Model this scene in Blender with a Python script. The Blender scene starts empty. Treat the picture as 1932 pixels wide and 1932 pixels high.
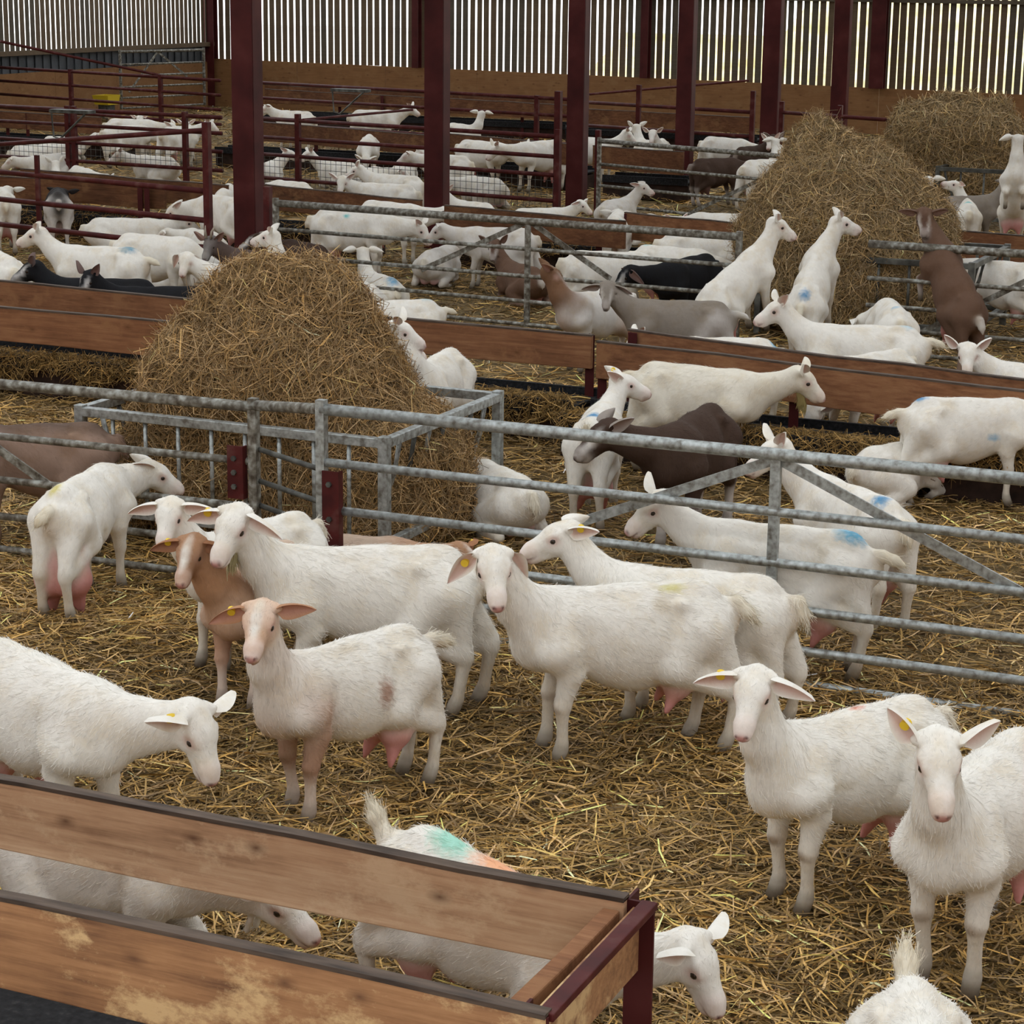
import bpy, math, random
import numpy as np
from mathutils import Vector, Matrix

# ------------------------------------------------------------------ camera, sky, exposure
sc = bpy.context.scene
COL = sc.collection
FPX, PITCH, ROLL, YAW, CAMH = 4144.7, 0.24202, 0.01203, 0.41421, 3.4
def _axes():
    c, s = math.cos(YAW), math.sin(YAW)
    def tob(w):                                   # camera-heading frame -> barn frame (X along the rows, Y into the barn)
        return np.array([w[0]*c - w[1]*s, w[0]*s + w[1]*c, w[2]])
    F = np.array([0, math.cos(PITCH), -math.sin(PITCH)])
    R0 = np.array([1.0, 0, 0]); U0 = np.cross(R0, F)
    R = math.cos(ROLL)*R0 + math.sin(ROLL)*U0
    U = -math.sin(ROLL)*R0 + math.cos(ROLL)*U0
    return tob(F), tob(R), tob(U)
CF, CR, CU = _axes()
cam_data = bpy.data.cameras.new('camera')
cam_data.lens = 36.0*FPX/1932.0
cam_data.sensor_width = 36.0
cam_data.clip_end = 500
cam = bpy.data.objects.new('camera', cam_data)
COL.objects.link(cam)
m = Matrix(((CR[0], CU[0], -CF[0], 0), (CR[1], CU[1], -CF[1], 0), (CR[2], CU[2], -CF[2], CAMH), (0, 0, 0, 1)))
cam.matrix_world = m
sc.camera = cam

world = bpy.data.worlds.new('overcast_sky')
sc.world = world
world.use_nodes = True
bg = world.node_tree.nodes['Background']
bg.inputs[0].default_value = (0.93, 0.97, 1.0, 1)
bg.inputs[1].default_value = 1.0
sc.view_settings.view_transform = 'Standard'
sc.view_settings.look = 'None'
sc.view_settings.gamma = 1.0
sc.view_settings.use_curve_mapping = False
sc.view_settings.exposure = 1.55

ROOF = [(y, y+(1.40 if y < 16 else 1.72)) for y in np.arange(-7.8, 48.0, 2.4)]       # unseen roof sheets; gaps between them set the daylight, narrower deep in
NS = (62000, 50000, 42000, 36000)                             # straw stalks per pen
rng = np.random.default_rng(7)
random.seed(7)

def P(px, py, z=0.0):
    """point of the barn at height z that the photograph shows at pixel (px, py)"""
    d = CF + CR*(px-966)/FPX - CU*(py-966)/FPX
    t = (CAMH - z)/-d[2]
    return np.array([d[0]*t, d[1]*t, z])

# ------------------------------------------------------------------ materials
def mat(name, col, rough=0.7, metal=0.0):
    m = bpy.data.materials.new(name); m.use_nodes = True
    b = m.node_tree.nodes['Principled BSDF']
    b.inputs['Base Color'].default_value = (*col, 1)
    b.inputs['Roughness'].default_value = rough
    b.inputs['Metallic'].default_value = metal
    return m
def N(m, typ, **kw):
    n = m.node_tree.nodes.new(typ)
    for k, v in kw.items():
        if k in n.inputs: n.inputs[k].default_value = v
        else: setattr(n, k, v)
    return n
def L(m, a, b): m.node_tree.links.new(a, b)
def ramp(m, fac, stops):
    r = N(m, 'ShaderNodeValToRGB')
    e = r.color_ramp.elements
    while len(e) < len(stops): e.new(0.5)
    for i, (p, c) in enumerate(stops):
        e[i].position = p; e[i].color = (*c, 1)
    L(m, fac, r.inputs[0]); return r.outputs[0]
def coords(m, scale=(1, 1, 1), kind='Object'):
    t = N(m, 'ShaderNodeTexCoord'); mp = N(m, 'ShaderNodeMapping')
    mp.inputs['Scale'].default_value = scale
    L(m, t.outputs[kind], mp.inputs[0]); return mp.outputs[0]
def bump(m, h, strength=0.3, dist=0.01):
    b = N(m, 'ShaderNodeBump', Strength=strength, Distance=dist)
    L(m, h, b.inputs['Height'])
    L(m, b.outputs[0], m.node_tree.nodes['Principled BSDF'].inputs['Normal'])
def dull(m, v=0.15): m.node_tree.nodes['Principled BSDF'].inputs['Specular IOR Level'].default_value = v; return m
def bsdf(m): return m.node_tree.nodes['Principled BSDF']

def noisy(name, stops, scale, stretch=(1, 1, 1), rough=0.7, metal=0.0, detail=6, bstr=0.0, bdist=0.004, dist=0.0):
    m = mat(name, stops[0][1], rough, metal)
    n = N(m, 'ShaderNodeTexNoise', Scale=scale, Detail=detail, Distortion=dist)
    L(m, coords(m, stretch), n.inputs['Vector'])
    L(m, ramp(m, n.outputs[0], stops), bsdf(m).inputs['Base Color'])
    if bstr: bump(m, n.outputs[0], bstr, bdist)
    return m

def board_mat(name, stops, patch, knots=True):
    m = mat(name, stops[0][1], 0.75)
    g = N(m, 'ShaderNodeTexNoise', Scale=6.0, Detail=8.0, Roughness=0.65)
    L(m, coords(m, (0.35, 6, 7)), g.inputs['Vector'])
    big = N(m, 'ShaderNodeTexNoise', Scale=2.1, Detail=5.0, Roughness=0.6)
    L(m, coords(m, (1.0, 1, 1.6)), big.inputs['Vector'])
    mix = N(m, 'ShaderNodeMath', operation='MULTIPLY_ADD'); mix.inputs[1].default_value = 0.55
    L(m, g.outputs[0], mix.inputs[0])
    mul = N(m, 'ShaderNodeMath', operation='MULTIPLY'); mul.inputs[1].default_value = 0.45
    L(m, big.outputs[0], mul.inputs[0]); L(m, mul.outputs[0], mix.inputs[2])
    c = ramp(m, mix.outputs[0], stops)
    p2 = N(m, 'ShaderNodeTexNoise', Scale=3.3, Detail=9.0, Roughness=0.7)
    L(m, coords(m, (0.8, 1, 1.3)), p2.inputs['Vector'])
    pm = ramp(m, p2.outputs[0], [(0.53, (0, 0, 0)), (0.62, (1, 1, 1))])
    mx = N(m, 'ShaderNodeMix', data_type='RGBA')
    L(m, pm, mx.inputs[0]); L(m, c, mx.inputs[6]); mx.inputs[7].default_value = (*patch, 1)
    out = mx.outputs[2]
    if knots:
        v = N(m, 'ShaderNodeTexVoronoi', Scale=2.4, voronoi_dimensions='2D')
        kv = N(m, 'ShaderNodeSeparateXYZ'); kc = N(m, 'ShaderNodeCombineXYZ')
        L(m, coords(m, (0.8, 0.8, 1.5)), kv.inputs[0])
        ka = N(m, 'ShaderNodeMath', operation='ADD'); L(m, kv.outputs[0], ka.inputs[0]); L(m, kv.outputs[1], ka.inputs[1])
        L(m, ka.outputs[0], kc.inputs[0]); L(m, kv.outputs[2], kc.inputs[1]); L(m, kc.outputs[0], v.inputs['Vector'])
        km = ramp(m, v.outputs['Distance'], [(0.0, (0.9, 0.9, 0.9)), (0.05, (0.35, 0.35, 0.35)), (0.10, (0, 0, 0))])
        mk = N(m, 'ShaderNodeMix', data_type='RGBA')
        L(m, km, mk.inputs[0]); L(m, out, mk.inputs[6]); mk.inputs[7].default_value = (0.12, 0.05, 0.02, 1)
        out = mk.outputs[2]
    L(m, out, bsdf(m).inputs['Base Color'])
    bump(m, g.outputs[0], 0.25, 0.004)
    return m

M = {}
M['board'] = board_mat('weathered_board', [(0.34, (0.26, 0.13, 0.065)), (0.5, (0.52, 0.30, 0.165)), (0.68, (0.66, 0.43, 0.26))], (0.64, 0.42, 0.25))
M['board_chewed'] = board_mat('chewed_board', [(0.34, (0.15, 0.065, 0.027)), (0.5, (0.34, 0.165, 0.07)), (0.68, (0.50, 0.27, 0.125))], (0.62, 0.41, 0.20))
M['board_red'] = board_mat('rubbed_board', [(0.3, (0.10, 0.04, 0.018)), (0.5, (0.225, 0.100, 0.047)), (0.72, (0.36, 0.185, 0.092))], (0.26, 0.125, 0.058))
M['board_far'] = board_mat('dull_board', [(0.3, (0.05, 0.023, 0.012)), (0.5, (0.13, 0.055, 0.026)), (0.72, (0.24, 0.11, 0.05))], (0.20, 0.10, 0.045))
M['board_edge'] = noisy('greasy_board_edge', [(0.3, (0.045, 0.032, 0.025)), (0.7, (0.13, 0.092, 0.068))], 9, (0.6, 4, 4), 0.6)
M['plywood'] = board_mat('plywood', [(0.25, (0.15, 0.070, 0.028)), (0.5, (0.23, 0.115, 0.048)), (0.75, (0.29, 0.155, 0.07))], (0.25, 0.135, 0.06))
M['slat'] = board_mat('larch_slat', [(0.25, (0.065, 0.040, 0.019)), (0.5, (0.105, 0.068, 0.034)), (0.75, (0.155, 0.105, 0.056))], (0.10, 0.06, 0.03), False)
M['slat_grey'] = board_mat('grey_larch_slat', [(0.25, (0.048, 0.036, 0.022)), (0.5, (0.078, 0.060, 0.038)), (0.75, (0.115, 0.092, 0.060))], (0.07, 0.05, 0.03), False)
M['red'] = noisy('red_oxide_paint', [(0.3, (0.044, 0.008, 0.008)), (0.55, (0.070, 0.013, 0.0125)), (0.75, (0.092, 0.022, 0.020))], 3.0, rough=0.55, bstr=0.1)
M['redrail'] = noisy('red_oxide_rail', [(0.3, (0.045, 0.008, 0.008)), (0.55, (0.078, 0.013, 0.012)), (0.78, (0.13, 0.06, 0.05))], 7.0, rough=0.5)
M['galv'] = noisy('galvanised_steel', [(0.3, (0.16, 0.15, 0.13)), (0.5, (0.34, 0.36, 0.35)), (0.7, (0.50, 0.53, 0.53))], 30, rough=0.42, metal=0.55, detail=8, bstr=0.08)
M['galv_dirty'] = noisy('soiled_galvanised_steel', [(0.32, (0.06, 0.045, 0.03)), (0.5, (0.18, 0.165, 0.135)), (0.7, (0.40, 0.41, 0.38))], 22, rough=0.55, metal=0.4, detail=8, bstr=0.15)
M['galv_dark'] = noisy('dark_galvanised_steel', [(0.3, (0.035, 0.032, 0.028)), (0.5, (0.085, 0.085, 0.075)), (0.72, (0.20, 0.20, 0.18))], 9, rough=0.55, metal=0.4, bstr=0.1)
M['belt'] = noisy('black_rubber_belt', [(0.3, (0.008, 0.008, 0.009)), (0.6, (0.02, 0.02, 0.022)), (0.74, (0.045, 0.043, 0.042))], 40, rough=0.7, bstr=0.2)
M['dark_base'] = noisy('dark_trough_base', [(0.3, (0.015, 0.009, 0.007)), (0.7, (0.05, 0.028, 0.02))], 8, rough=0.85)
M['tin'] = noisy('blue_grey_sheeting', [(0.3, (0.03, 0.035, 0.042)), (0.7, (0.06, 0.068, 0.08))], 4, rough=0.6)
M['yellow'] = mat('yellow_plastic', (0.62, 0.45, 0.02), 0.5)
M['tag'] = mat('yellow_ear_tag', (0.80, 0.55, 0.03), 0.45)
M['eye'] = mat('dark_eye', (0.03, 0.018, 0.012), 0.15)
M['concrete'] = noisy('bare_soil', [(0.3, (0.02, 0.014, 0.008)), (0.7, (0.06, 0.042, 0.02))], 3, rough=0.95)
M['yard'] = noisy('pale_yard', [(0.3, (0.62, 0.60, 0.56)), (0.7, (0.80, 0.78, 0.74))], 0.3, rough=0.9)
M['dry_grass'] = noisy('dry_grass', [(0.3, (0.50, 0.40, 0.18)), (0.5, (0.74, 0.62, 0.32)), (0.7, (0.85, 0.76, 0.52))], 1.2, rough=0.95)
M['roof'] = mat('unseen_roof_sheet', (0.30, 0.30, 0.30), 0.8)

def vcol_mat(name, rough=0.85, mott=0.0, bscale=0.0, bstr=0.2, stretch=(1, 1, 1)):
    m = mat(name, (0.8, 0.8, 0.8), rough)
    a = N(m, 'ShaderNodeVertexColor'); a.layer_name = 'col'
    out = a.outputs[0]
    if mott:
        n = N(m, 'ShaderNodeTexNoise', Scale=7.0, Detail=7.0, Roughness=0.62)
        L(m, coords(m), n.inputs['Vector'])
        c = ramp(m, n.outputs[0], [(0.36, (0.90, 0.84, 0.74)), (0.52, (1, 1, 1))])
        mx = N(m, 'ShaderNodeMix', data_type='RGBA', blend_type='MULTIPLY')
        mx.inputs[0].default_value = mott
        L(m, out, mx.inputs[6]); L(m, c, mx.inputs[7]); out = mx.outputs[2]
    L(m, out, bsdf(m).inputs['Base Color'])
    if bscale:
        n = N(m, 'ShaderNodeTexNoise', Scale=bscale, Detail=4.0, Roughness=0.65)
        L(m, coords(m, stretch), n.inputs['Vector'])
        bump(m, n.outputs[0], bstr, 0.012)
    return m
M['coat'] = vcol_mat('short_coat', 0.85, 0.7, 26.0, 0.35, (1.0, 1.0, 0.45))
M['fur'] = vcol_mat('fur_hair', 0.8)
M['straw'] = vcol_mat('straw_stalk', 0.6)
M['hay'] = vcol_mat('hay_stalk', 0.75)

for k_ in ('red', 'redrail', 'belt', 'dark_base', 'board_far', 'board_red', 'plywood', 'coat', 'fur', 'straw', 'hay', 'board_edge'): dull(M[k_])
# ------------------------------------------------------------------ mesh helpers
class MB:
    def __init__(s): s.v = []; s.f = []
    def add(s, vs, fs):
        o = len(s.v); s.v += [tuple(float(c) for c in p) for p in vs]; s.f += [tuple(i+o for i in f) for f in fs]; return s
    def box(s, x0, y0, z0, x1, y1, z1):
        v = [(x0, y0, z0), (x1, y0, z0), (x1, y1, z0), (x0, y1, z0), (x0, y0, z1), (x1, y0, z1), (x1, y1, z1), (x0, y1, z1)]
        return s.add(v, [(0, 3, 2, 1), (4, 5, 6, 7), (0, 1, 5, 4), (1, 2, 6, 5), (2, 3, 7, 6), (3, 0, 4, 7)])
    def bar(s, a, b, w, h, up=(0, 0, 1)):
        """box beam from a to b, w across, h along up"""
        a = np.array(a, float); b = np.array(b, float); d = b-a; d /= np.linalg.norm(d)
        up = np.array(up, float)
        if abs(d@up) > 0.98: up = np.array([0, 1.0, 0])
        sd = np.cross(d, up); sd /= np.linalg.norm(sd); u = np.cross(sd, d)
        v = [p + sd*w/2*i + u*h/2*j for p in (a, b) for i, j in ((-1, -1), (1, -1), (1, 1), (-1, 1))]
        return s.add(v, [(0, 1, 2, 3), (7, 6, 5, 4), (0, 4, 5, 1), (1, 5, 6, 2), (2, 6, 7, 3), (3, 7, 4, 0)])
    def tube(s, pts, r, n=8):
        pts = [np.array(p, float) for p in pts]; o = []; vs = []
        for i, p in enumerate(pts):
            d = pts[min(i+1, len(pts)-1)] - pts[max(i-1, 0)]; d /= np.linalg.norm(d)
            up = np.array([0, 0, 1.0]) if abs(d[2]) < 0.95 else np.array([0, 1.0, 0])
            a = np.cross(d, up); a /= np.linalg.norm(a); b = np.cross(a, d)
            rr = r[i] if hasattr(r, '__len__') else r
            vs += [p + rr*(a*math.cos(2*math.pi*k/n) + b*math.sin(2*math.pi*k/n)) for k in range(n)]
        fs = []
        for i in range(len(pts)-1):
            for k in range(n):
                k2 = (k+1) % n
                fs.append((i*n+k, i*n+k2, (i+1)*n+k2, (i+1)*n+k))
        fs.append(tuple(range(n-1, -1, -1))); fs.append(tuple((len(pts)-1)*n+k for k in range(n)))
        return s.add(vs, fs)
    def build(s, name, m, parent=None, smooth=False, bevel=0.0):
        me = bpy.data.meshes.new(name); me.from_pydata(s.v, [], s.f); me.update()
        if smooth: me.polygons.foreach_set('use_smooth', [True]*len(me.polygons))
        me.materials.append(m if not isinstance(m, str) else M[m])
        o = bpy.data.objects.new(name, me); COL.objects.link(o)
        if parent is not None:
            o.parent = parent; o.matrix_parent_inverse = Matrix.Translation(-Vector(parent.location)) if parent.rotation_euler.z == 0 else parent.matrix_basis.inverted()
        if bevel:
            b = o.modifiers.new('bevel', 'BEVEL'); b.width = bevel; b.segments = 2; b.limit_method = 'ANGLE'
        return o
def tag(o, label, cat, group=None):
    o['label'] = label; o['category'] = cat
    if group: o['group'] = group
    return o
def struct(o): o['kind'] = 'structure'; return o
def empty(name, loc):
    o = bpy.data.objects.new(name, None); o.location = tuple(float(c) for c in loc); COL.objects.link(o); o.empty_display_size = 0.2
    return o

def fast_mesh(name, verts, quads, cols, m, smooth=True):
    me = bpy.data.meshes.new(name)
    nv, nf = len(verts), len(quads)
    me.vertices.add(nv); me.vertices.foreach_set('co', np.ascontiguousarray(verts, np.float32).ravel())
    me.loops.add(nf*4); me.loops.foreach_set('vertex_index', np.ascontiguousarray(quads, np.int32).ravel())
    me.polygons.add(nf); me.polygons.foreach_set('loop_start', np.arange(0, nf*4, 4, dtype=np.int32))
    me.polygons.foreach_set('use_smooth', np.full(nf, smooth))
    me.update(calc_edges=True); me.validate()
    if cols is not None:
        at = me.color_attributes.new('col', 'FLOAT_COLOR', 'POINT')
        c4 = np.ones((nv, 4), np.float32); c4[:, :3] = cols
        at.data.foreach_set('color', c4.ravel())
    me.materials.append(M[m])
    return me

def strands(name, pts, dirs, norms, length, width, bend, cols, m, seg=2):
    """thin stalks: each a ribbon of seg quads with a fold along it, bent at random"""
    n = len(pts)
    dirs = dirs/np.linalg.norm(dirs, axis=1, keepdims=True)
    side = np.cross(dirs, norms); side /= np.linalg.norm(side, axis=1, keepdims=True)+1e-9
    V = np.zeros((n, (seg+1)*2, 3), np.float32)
    d2 = bend/np.linalg.norm(bend+1e-9, axis=1, keepdims=True)
    bl = np.linalg.norm(bend, axis=1, keepdims=True)
    for i in range(seg+1):
        t = i/seg - 0.5
        c = pts + dirs*(length*t)[:, None] + d2*bl*length[:, None]*(0.25 - t*t)
        w = width*(1.0 if 0 < i < seg else 0.6)
        V[:, i*2] = c - side*w[:, None]/2; V[:, i*2+1] = c + side*w[:, None]/2
    base = (np.arange(n)*(seg+1)*2)[:, None]
    Q = np.concatenate([base + np.array([[2*i, 2*i+1, 2*i+3, 2*i+2]]) for i in range(seg)], axis=1).reshape(-1, 4)
    C = np.repeat(cols, (seg+1)*2, axis=0)
    return fast_mesh(name, V.reshape(-1, 3), Q, C, m, smooth=False)

def link(name, me, parent=None):
    o = bpy.data.objects.new(name, me); COL.objects.link(o)
    if parent is not None:
        o.parent = parent
    return o

# implicit surfaces ----------------------------------------------------------
def prim_d(p, X):
    a, b = p['a'], p['b']
    Q = X - a
    if 'n' in p:
        n = p['n']; Q = Q + (Q@n)[..., None]*n*(1/p['f']-1)
    ba = b-a; l2 = float(ba@ba)
    if 'n' in p: ba = ba + (ba@p['n'])*p['n']*(1/p['f']-1); l2 = float(ba@ba)
    t = np.clip((Q@ba)/l2, 0, 1) if l2 > 1e-9 else np.zeros(Q.shape[:-1], np.float32)
    D = np.linalg.norm(Q - t[..., None]*ba, axis=-1) - (p['ra'] + (p['rb']-p['ra'])*t)
    if 'n' in p: D = D*(0.5+0.5*p['f'])
    return D
def field(prims, h, zfloor=None):
    lo = np.min([np.minimum(p['a'], p['b'])-max(p['ra'], p['rb'])*max(1.0, p.get('f', 1.0)) for p in prims], axis=0) - 2.5*h
    hi = np.max([np.maximum(p['a'], p['b'])+max(p['ra'], p['rb'])*max(1.0, p.get('f', 1.0)) for p in prims], axis=0) + 2.5*h
    if zfloor is not None: lo[2] = zfloor-2.5*h
    dims = np.ceil((hi-lo)/h).astype(int)+1
    D = np.full(dims, 0.5, np.float32)
    ax = [lo[i] + h*np.arange(dims[i]) for i in range(3)]
    for p in prims:
        r = max(p['ra'], p['rb'])*max(1.0, p.get('f', 1.0)); mg = p['k'] + 2*h
        l = np.minimum(p['a'], p['b'])-r-mg; g = np.maximum(p['a'], p['b'])+r+mg
        i0 = np.clip(np.floor((l-lo)/h).astype(int), 0, dims-1); i1 = np.clip(np.ceil((g-lo)/h).astype(int)+1, 1, dims)
        sl = tuple(slice(i0[i], i1[i]) for i in range(3))
        X = np.stack(np.meshgrid(ax[0][sl[0]], ax[1][sl[1]], ax[2][sl[2]], indexing='ij'), -1).astype(np.float32)
        d = prim_d(p, X); k = p['k']; c = D[sl]
        if p.get('cut'):
            hh = np.clip(0.5 - 0.5*(c+d)/k, 0, 1)
            D[sl] = c + (-d-c)*hh + k*hh*(1-hh)
        else:
            hh = np.clip(0.5 + 0.5*(c-d)/k, 0, 1)
            D[sl] = c + (d-c)*hh - k*hh*(1-hh)
    if zfloor is not None:
        D = np.maximum(D, (zfloor-ax[2])[None, None, :].astype(np.float32))
    return D, lo
EDG = [(0, 1), (2, 3), (4, 5), (6, 7), (0, 2), (1, 3), (4, 6), (5, 7), (0, 4), (1, 5), (2, 6), (3, 7)]
CRN = np.array([[i >> 2 & 1, i >> 1 & 1, i & 1] for i in range(8)])
def surface(D, lo, h):
    S = D < 0
    nx, ny, nz = D.shape
    cnt = np.zeros((nx-1, ny-1, nz-1), np.int8)
    for c in CRN: cnt += S[c[0]:nx-1+c[0], c[1]:ny-1+c[1], c[2]:nz-1+c[2]]
    act = (cnt > 0) & (cnt < 8)
    I = np.argwhere(act); n = len(I)
    idx = np.full(act.shape, -1, np.int64); idx[act] = np.arange(n)
    val = np.stack([D[I[:, 0]+c[0], I[:, 1]+c[1], I[:, 2]+c[2]] for c in CRN], 1)
    acc = np.zeros((n, 3)); w = np.zeros(n)
    for i, j in EDG:
        mk = (val[:, i] < 0) != (val[:, j] < 0)
        t = val[mk, i]/(val[mk, i]-val[mk, j])
        acc[mk] += CRN[i] + (CRN[j]-CRN[i])*t[:, None]; w[mk] += 1
    V = lo + h*(I + acc/w[:, None])
    Q = []
    for a in range(3):
        b, c = (a+1) % 3, (a+2) % 3
        s0 = [slice(None)]*3; s1 = [slice(None)]*3
        s0[a] = slice(0, -1); s1[a] = slice(1, None)
        for ax_ in (b, c): s0[ax_] = slice(1, -1); s1[ax_] = slice(1, -1)
        A, B = S[tuple(s0)], S[tuple(s1)]
        E = np.argwhere(A != B); flip = A[tuple(E.T)]
        E = E.copy(); E[:, b] += 1; E[:, c] += 1
        q = []
        for db, dc in ((-1, -1), (0, -1), (0, 0), (-1, 0)):
            e = E.copy(); e[:, b] += db; e[:, c] += dc
            q.append(idx[e[:, 0], e[:, 1], e[:, 2]])
        q = np.stack(q, 1)
        q[~flip] = q[~flip][:, ::-1]
        Q.append(q)
    return V, np.concatenate(Q)
def rc(a, b, ra, rb, k=0.04, g='torso', n=None, f=1.0, cut=False):
    p = dict(a=np.array(a, float), b=np.array(b, float), ra=ra, rb=rb, k=k, g=g)
    if n is not None: p['n'] = np.array(n, float); p['f'] = f
    if cut: p['cut'] = True
    return p
# ------------------------------------------------------------------ goats
WHITE = (0.80, 0.765, 0.70); CREAM = (0.70, 0.63, 0.50); TAN = (0.36, 0.20, 0.115); RUST = (0.30, 0.15, 0.085)
DARK = (0.060, 0.036, 0.026); BLACK = (0.012, 0.012, 0.014); GREY = (0.24, 0.205, 0.172); FAWN = (0.30, 0.20, 0.15)
PINK = (0.60, 0.30, 0.27); UDDER = (0.56, 0.24, 0.22); HOOF = (0.10, 0.075, 0.05); BLUE = (0.04, 0.25, 0.50); CYAN = (0.10, 0.50, 0.50)
COATS = {
 'white': dict(base=WHITE),
 'cream': dict(base=(0.74, 0.69, 0.59)),
 'offwhite': dict(base=(0.66, 0.625, 0.58)),
 'tanned': dict(base=WHITE, face=(0.66, 0.42, 0.28), ear=(0.42, 0.22, 0.12), blaze=WHITE, throat=(0.44, 0.26, 0.16), foreleg=(0.42, 0.25, 0.165), foreknee=(0.30, 0.165, 0.105), forelow=(0.60, 0.49, 0.41), chest=(0.60, 0.45, 0.35)),
 'rustneck': dict(base=(0.58, 0.44, 0.34), face=TAN, ear=(0.34, 0.16, 0.08), blaze=WHITE, muzzle=(0.70, 0.52, 0.44), neck=(0.46, 0.26, 0.15), throat=(0.42, 0.23, 0.13), chest=(0.48, 0.28, 0.17), foreleg=(0.45, 0.26, 0.17), foreknee=(0.50, 0.32, 0.23), forelow=(0.62, 0.5, 0.42)),
 'darkbrown': dict(base=DARK, blaze=DARK, stripe=(0.72, 0.69, 0.65), muzzle=(0.55, 0.50, 0.46), ear=(0.30, 0.26, 0.23), forelow=(0.55, 0.50, 0.46), hindlow=(0.55, 0.50, 0.46), foreknee=(0.20, 0.16, 0.14), tail=(0.3, 0.25, 0.22), udder=(0.20, 0.11, 0.10)),
 'black': dict(base=BLACK, stripe=(0.70, 0.68, 0.66), muzzle=(0.45, 0.43, 0.41), ear=(0.16, 0.11, 0.10), forelow=(0.6, 0.58, 0.55), hindlow=(0.6, 0.58, 0.55)),
 'grey': dict(base=GREY, stripe=(0.62, 0.58, 0.54), muzzle=(0.45, 0.40, 0.37), forelow=(0.5, 0.46, 0.42), hindleg=(0.42, 0.38, 0.35), hindlow=(0.62, 0.58, 0.55), tail=(0.6, 0.57, 0.53)),
 'fawn': dict(base=FAWN, stripe=(0.62, 0.58, 0.54), muzzle=(0.2, 0.15, 0.13), neck=(0.30, 0.22, 0.18), spine=(0.05, 0.035, 0.03)),
 'brown': dict(base=(0.135, 0.078, 0.052), stripe=(0.66, 0.62, 0.58), blaze=(0.10, 0.055, 0.04), muzzle=(0.5, 0.45, 0.42), forelow=(0.5, 0.44, 0.40), tail=(0.6, 0.55, 0.5), hindlow=(0.35, 0.25, 0.2)),
 'pinto': dict(base=(0.72, 0.69, 0.65), neck=(0.19, 0.10, 0.055), throat=(0.19, 0.10, 0.055), chest=(0.27, 0.155, 0.09), face=(0.19, 0.105, 0.06), stripe=(0.7, 0.66, 0.6), hindleg=(0.5, 0.4, 0.33)),
 'grizzled': dict(base=(0.10, 0.07, 0.06), face=(0.22, 0.20, 0.19), muzzle=(0.36, 0.34, 0.33), ear=(0.25, 0.15, 0.12)),
 'blackwhite': dict(base=(0.03, 0.026, 0.026), hindleg=(0.66, 0.62, 0.58), hindlow=(0.66, 0.62, 0.58), tail=(0.6, 0.55, 0.5), udder=(0.42, 0.27, 0.23)),
}
def rotz(a): c, s = math.cos(a), math.sin(a); return np.array([[c, -s, 0], [s, c, 0], [0, 0, 1.0]])
def roty(a): c, s = math.cos(a), math.sin(a); return np.array([[c, 0, s], [0, 1.0, 0], [-s, 0, c]])

EYE_ME = None
def eye_mesh():
    global EYE_ME
    if EYE_ME is None:
        b = MB(); n = 8; vs = []; fs = []
        for i in range(1, 5):
            for k in range(n):
                t = math.pi*i/5; p = 2*math.pi*k/n
                vs.append((math.sin(t)*math.cos(p), math.sin(t)*math.sin(p), math.cos(t)))
        for i in range(3):
            for k in range(n): fs.append((i*n+k, (i+1)*n+k, (i+1)*n+(k+1) % n, i*n+(k+1) % n))
        fs.append(tuple(range(n))); fs.append(tuple(3*n+k for k in range(n-1, -1, -1)))
        EYE_ME = bpy.data.meshes.new('eye'); EYE_ME.from_pydata(vs, [], fs); EYE_ME.update()
        EYE_ME.polygons.foreach_set('use_smooth', [True]*len(EYE_ME.polygons)); EYE_ME.materials.append(M['eye'])
    return EYE_ME

EARS = {  # direction of the ear and the way its hollow faces, head frame (x along the face, y left, z up)
 'out': ((-0.22, 1.0, 0.10), (0.95, 0.15, 0.10)), 'up': ((-0.35, 0.75, 0.70), (0.85, 0.35, 0.1)),
 'back': ((-0.85, 0.50, 0.10), (0.1, 0.9, -0.3)), 'droop': ((0.02, 0.55, -0.84), (0.80, 0.45, 0.3)),
 'fold': ((0.05, 0.98, -0.12), (0.95, 0.0, 0.05)), 'fwd': ((0.25, 0.9, 0.45), (0.8, 0.1, -0.5))}

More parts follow.
